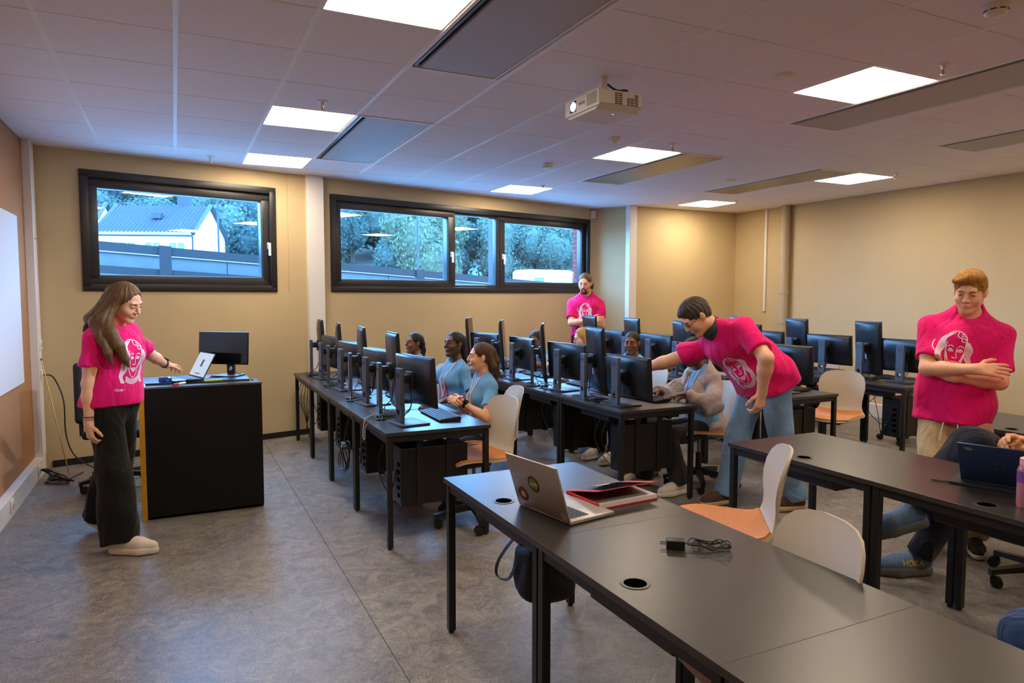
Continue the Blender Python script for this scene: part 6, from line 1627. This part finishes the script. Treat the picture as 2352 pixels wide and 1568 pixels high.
# man bending over the second row
def polo_collar(root, D):
    n = D['neck']; Rc = D['Rc']; s = D['s']; up = unit(Rc @ A(0, -0.25, 1)); mb = MB()
    rows = [(-0.012, 0.078), (0.02, 0.068), (0.042, 0.064), (0.046, 0.070), (0.012, 0.082)]; m = 22; vs = []
    for h, r in rows:
        for k in range(m):
            a = 2 * PI * (k + 0.5) / m; vs.append(n + Rc @ (A(r * math.sin(a), 0.012 + r * 1.05 * -math.cos(a), 0) * s) + up * (h + 0.004) * s)
    fs = [(i * m + k, i * m + (k + 1) % m, (i + 1) * m + (k + 1) % m, (i + 1) * m + k) for i in range(len(rows) - 1) for k in range(m)]
    mb.add(vs, fs).build('polo_collar', mat('collar_green', srgb(40, 62, 58), 0.85), root, smooth=True)
person('man in pink t-shirt and jeans bending to point at a screen', (3.86, 3.72), 162, dict(
    s=1.05, sex='m', skin='fair', w=1.16, belly=0.025, pel=(0, 0, 0.995), pelR=(26, 0, 6), chR=(57, 0, 0), chTw=28, headR=(44, 0, 2), glasses=True, lid=0.6, hv=0.0036, jaw=1.05, iris='blue',
    hair=('grey', 'short'), shirt=T_pink(hem=-0.10, inf=0.02, seed=9, art=(0.0, 0.11, 0.26), fold=0.009), trousers=dict(mat=m_jean, cuff=0.066, knee=0.074, seed=7, fold=0.008), shoes=bsh,
    armR=dict(w=W4(3.27, 4.44, 0.98), pole=(0.5, 0, -0.6), f=W4(-0.6, 0.5, -0.1), n=(0, 0, 1), curl=0.3, curls=[0.05, 0.8, 0.9, 1.0]),
    armL=dict(w=W4(3.62, 3.50, 0.90), pole=W4(-0.15, -1, -0.2), f=(0.05, 0.15, -1), n=(-0.9, -0.2, 0), curl=0.6, thumb=0.5),
    legR=dict(a=W4(3.70, 3.90, 0.085), toe=12, pole=(0, 1, 0)), legL=dict(a=W4(4.06, 3.56, 0.085), toe=-4, pole=(0, 1, 0)), extra=[polo_collar]))

# students, first row
brown_long = [([(0.0, -0.09, 0.05), (0.01, -0.12, -0.04), (0.02, -0.135, -0.14), (0.01, -0.14, -0.23)], [0.045, 0.05, 0.046, 0.012]), ([(0.045, -0.07, 0.02), (0.06, -0.1, -0.08), (0.06, -0.11, -0.19)], [0.03, 0.036, 0.012]), ([(-0.045, -0.07, 0.02), (-0.06, -0.1, -0.08), (-0.05, -0.09, -0.18)], [0.03, 0.036, 0.012])]
def seated(label, loc, face, **k):
    s = k.get('s', 0.9); rt = math.radians(face)
    base = dict(sex='f', s=s, pel=(0, -0.02, 0.515), pelR=(-6, 0, 0), chR=(4, 0, 0), lid=0.35, hv=0.0042, trousers=dict(mat=m_navy, cuff=0.062), shoes=wsh, legR=dict(a=(0.11, 0.36, 0.085), toe=-4), legL=dict(a=(-0.11, 0.40, 0.085), toe=4),
                armR=dict(w=(0.12, 0.36, 0.79), pole=(0.6, -0.4, -0.6), n=(0, 0, 1), curl=0.3), armL=dict(w=(-0.12, 0.36, 0.79), pole=(-0.6, -0.4, -0.6), n=(0, 0, 1), curl=0.3), shirt=T_blue(hem=-0.09))
    base.update(k); return person(label, loc, face, base)
ear = lambda root, D: [MB().sphere(D['hd'](sx * 0.084, -0.002, -0.036), 0.0045, 8, 6).build('earring', m_brass, root, smooth='all') for sx in (-1, 1)]
seated('girl in light blue t-shirt with brown hair and a watch, hands clasped', (2.10, 4.84), 176, s=0.885, skin='fair', hair=('brunette', 'back', brown_long), headR=(-3, 0, -10), extra=[lanyard(m_lan), watch(-1, 0.86, m_blk, (-0.6, 0, 0.8)), ear], hv=0.0036,
       armR=dict(w=W4(1.86, 4.72, 0.80), pole=(0.7, -0.4, -0.8), f=(-0.75, 0.65, 0.1), n=(0.5, 0.5, 0.6), curl=0.6), armL=dict(w=W4(1.87, 4.69, 0.785), pole=(-0.7, -0.4, -0.8), f=(0.55, 0.8, 0.25), n=(-0.6, 0.5, 0.6), curl=0.6), legL=dict(a=W4(1.62, 5.06, 0.085), toe=0), legR=dict(a=W4(1.70, 5.25, 0.085)))
seated('girl in light blue t-shirt with white sleeves and hand on hip', (2.20, 5.76), 186, s=0.93, skin='dark', hair=('dark', 'back', [([(0.0, -0.09, 0.05), (0.0, -0.115, -0.06), (0.0, -0.125, -0.2), (-0.01, -0.12, -0.36)], [0.045, 0.045, 0.04, 0.012]), ([(-0.04, -0.07, 0.0), (-0.05, -0.1, -0.12), (-0.05, -0.1, -0.3)], [0.03, 0.03, 0.012])]), headR=(-8, 4, 10),
       extra=[lanyard(m_lan), long_sleeves(cloth('undershirt_white', srgb(214, 204, 206), 1.0, 16.0)), ear], armL=dict(w=(-0.15, 0.12, 0.66), pole=(-0.7, -1, -0.1), f=(0.6, 0.6, -0.3), n=(-0.4, 0.2, 0.9), curl=0.6), chR=(-2, 0, 4))
seated('girl in light blue t-shirt with a dark braid nearest the window', (2.18, 6.74), 184, s=0.86, skin='brown', hair=('dark', 'back', [([(-0.02, -0.09, 0.0), (-0.04, -0.11, -0.07), (-0.05, -0.1, -0.15), (-0.05, -0.09, -0.24)], [0.04, 0.026, 0.022, 0.01])]), headR=(-6, 0, 6), extra=[lanyard(m_lan), ear])
# students, second row
seated('girl peeking out between two monitors, arms on the far desk', (3.98, 7.20), 200, s=0.9, skin='brown', hair=('dark', 'back', [([(0, -0.09, 0.03), (0, -0.12, -0.08), (0.02, -0.11, -0.2)], [0.045, 0.04, 0.015])]), pelR=(10, 0, 0), chR=(32, 0, 0), headR=(12, 0, 24), gaze=(0.003, -0.001),
       trousers=dict(mat=m_jeand, cuff=0.06), shoes=ksh, armR=dict(w=W4(3.50, 7.22, 0.80), pole=(0.8, -0.3, -0.4), n=(0, 0, 1), curl=0.3), armL=dict(w=W4(3.50, 6.86, 0.80), pole=(-0.8, -0.3, -0.4), n=(0, 0, 1), curl=0.35), legR=dict(a=W4(3.42, 6.75, 0.085), toe=20), legL=dict(a=W4(3.46, 6.32, 0.085), toe=30))
seated('girl with long straight blonde hair turned away, second computer row', (4.06, 6.48), 150, s=0.9, skin='fair', hair=('blond', 'long', [([(0.0, -0.08, 0.05), (0.0, -0.1, -0.08), (0.0, -0.1, -0.25), (0.0, -0.11, -0.4)], [0.055, 0.06, 0.055, 0.015]), ([(0.065, -0.02, 0.03), (0.08, -0.03, -0.08), (0.08, -0.05, -0.25), (0.07, -0.06, -0.38)], [0.026, 0.034, 0.034, 0.012]), ([(-0.065, -0.01, 0.03), (-0.08, -0.02, -0.08), (-0.085, -0.04, -0.25), (-0.07, -0.05, -0.38)], [0.026, 0.034, 0.034, 0.012])]), headR=(12, 0, 14), legL=dict(a=W4(3.52, 5.52, 0.085), toe=20), legR=dict(a=W4(3.50, 5.80, 0.085), toe=10))
seated('girl with tied back dark hair glancing aside, second computer row', (4.02, 5.56), 196, s=0.9, skin='brown', hair=('dark', 'buzz', [([(0.0, -0.09, 0.06), (0.0, -0.125, 0.07)], [0.04, 0.03])]), headR=(2, 0, 22), gaze=(0.004, 0), extra=[lanyard(m_lan)])
def cardigan(root, D):
    P_ = D['torso'](0.036, 0.05); ch, pv = D['ch'], D['pv']; P_ = [p for p in P_]
    for side in (1, -1):
        a, e, r, _ = D['ARM'][side]; u = unit(r - e); k = D['aw']
        off = D['Rc'] @ A(side * 0.01, -0.02, -0.03)
        P_ += [RC(a + off, e, 0.082 * k, 0.09 * k, 0.03), RC(e, r, 0.088 * k, 0.05 * k, 0.03, cuts=[(r - u * 0.03, u)])]
    P_ += [RC(pv(-0.14, -0.08, -0.05), pv(0.14, -0.08, -0.05), 0.09, None, 0.05)]
    sub = [EL(ch(0, 0.22, 0.14), A(0.105, 0.2, 0.36), D['Rc'], 0.02), EL(D['neck'] + D['Rc'] @ A(0, 0.03, 0.05), A(0.105, 0.12, 0.09), D['Rc'], 0.02)]
    V_, Q_ = sdf_mesh(P_, 0.0105, sub, gcuts=[(pv(0, 0, -0.1), -D['Rp'][:, 2])], wrinkle=folds(21, 0.013, 34))
    link('cardigan', np_mesh('cardigan', V_, Q_, cloth('cardigan_grey', srgb(176, 166, 160), 1.0, 14.0)), root)
seated('student in blue t-shirt and grey cardigan typing beneath the bending man', (3.90, 4.42), 172, s=0.93, skin='dark', hair=('dark', 'back', [([(0, -0.09, 0.03), (0, -0.12, -0.08)], [0.045, 0.03])]), headR=(16, 0, 0), chR=(10, 0, 0), trousers=dict(mat=m_dkgrey, cuff=0.085, knee=0.085), extra=[lanyard(m_lan, 0.3), cardigan, wrist_band(-1, 0.93, 0.004, 0.014, mat('band_pink', srgb(206, 44, 90), 0.5))],
       armR=dict(w=W4(3.53, 4.52, 0.785), pole=(0.7, -0.5, -0.5), f=W4(-1, 0.05, -0.1), n=(0, 0, 1), curl=0.35), armL=dict(w=W4(3.66, 4.33, 0.785), pole=(-0.8, -0.6, -0.4), f=W4(-0.95, 0.25, -0.1), n=(0, 0, 1), curl=0.3), legL=dict(a=W4(3.56, 4.26, 0.085), toe=12), legR=dict(a=W4(3.45, 4.60, 0.085), toe=0))
# seated person with crossed legs at the right edge
person('seated person in navy trousers and blue trail shoes with crossed legs at the right edge', (4.16, 2.02), 152, dict(
    s=1.1, sex='m', skin='tan', pel=(0, -0.03, 0.565), pelR=(-14, 0, 0), chR=(-14, 0, 0), headR=(0, 0, 10), hair=('brunette', 'short'), shirt=T_pink(hem=-0.1), trousers=dict(mat=m_navy, cuff=0.06, knee=0.09, crop=0.035), shoes=hsh, hvx=0.0036,
    armR=dict(w=W4(3.94, 2.05, 0.80), pole=(0.25, -0.7, -1), f=W4(-0.75, 0.05, 0.25), n=(0.6, 0.1, 0.8), curl=0.6, curls=[0.35, 0.55, 0.7, 0.8]), armL=dict(w=W4(3.96, 1.97, 0.79), pole=(-0.8, -0.4, -0.5), f=W4(-0.7, 0.45, 0.2), n=(-0.6, 0.2, 0.7), curl=0.7),
    legL=dict(a=W4(3.74, 2.42, 0.105), toe=4, pole=(0.2, 0.5, 1)), legR=dict(a=W4(3.60, 2.38, 0.40), foot=(14, 0, 6), pole=(-0.2, 0.4, 1.0))))
person('person in dark blue jeans just inside the lower right corner', (2.72, 0.90), 146, dict(
    s=1.0, sex='m', skin='fair', pel=(0, -0.02, 0.53), pelR=(-6, 0, 0), headR=(0, 0, 0), hair=('brunette', 'short'), shirt=T_pink(), trousers=dict(mat=m_jeand, knee=0.075), shoes=ksh, hv=0.006,
    armR=dict(w=(0.14, 0.14, 0.70), pole=(0.8, -0.4, -0.5), n=(0, 0, 1)), armL=dict(w=(-0.14, 0.14, 0.70), pole=(-0.8, -0.4, -0.5), n=(0, 0, 1)), legR=dict(a=(0.12, 0.42, 0.085)), legL=dict(a=(-0.12, 0.42, 0.085))))
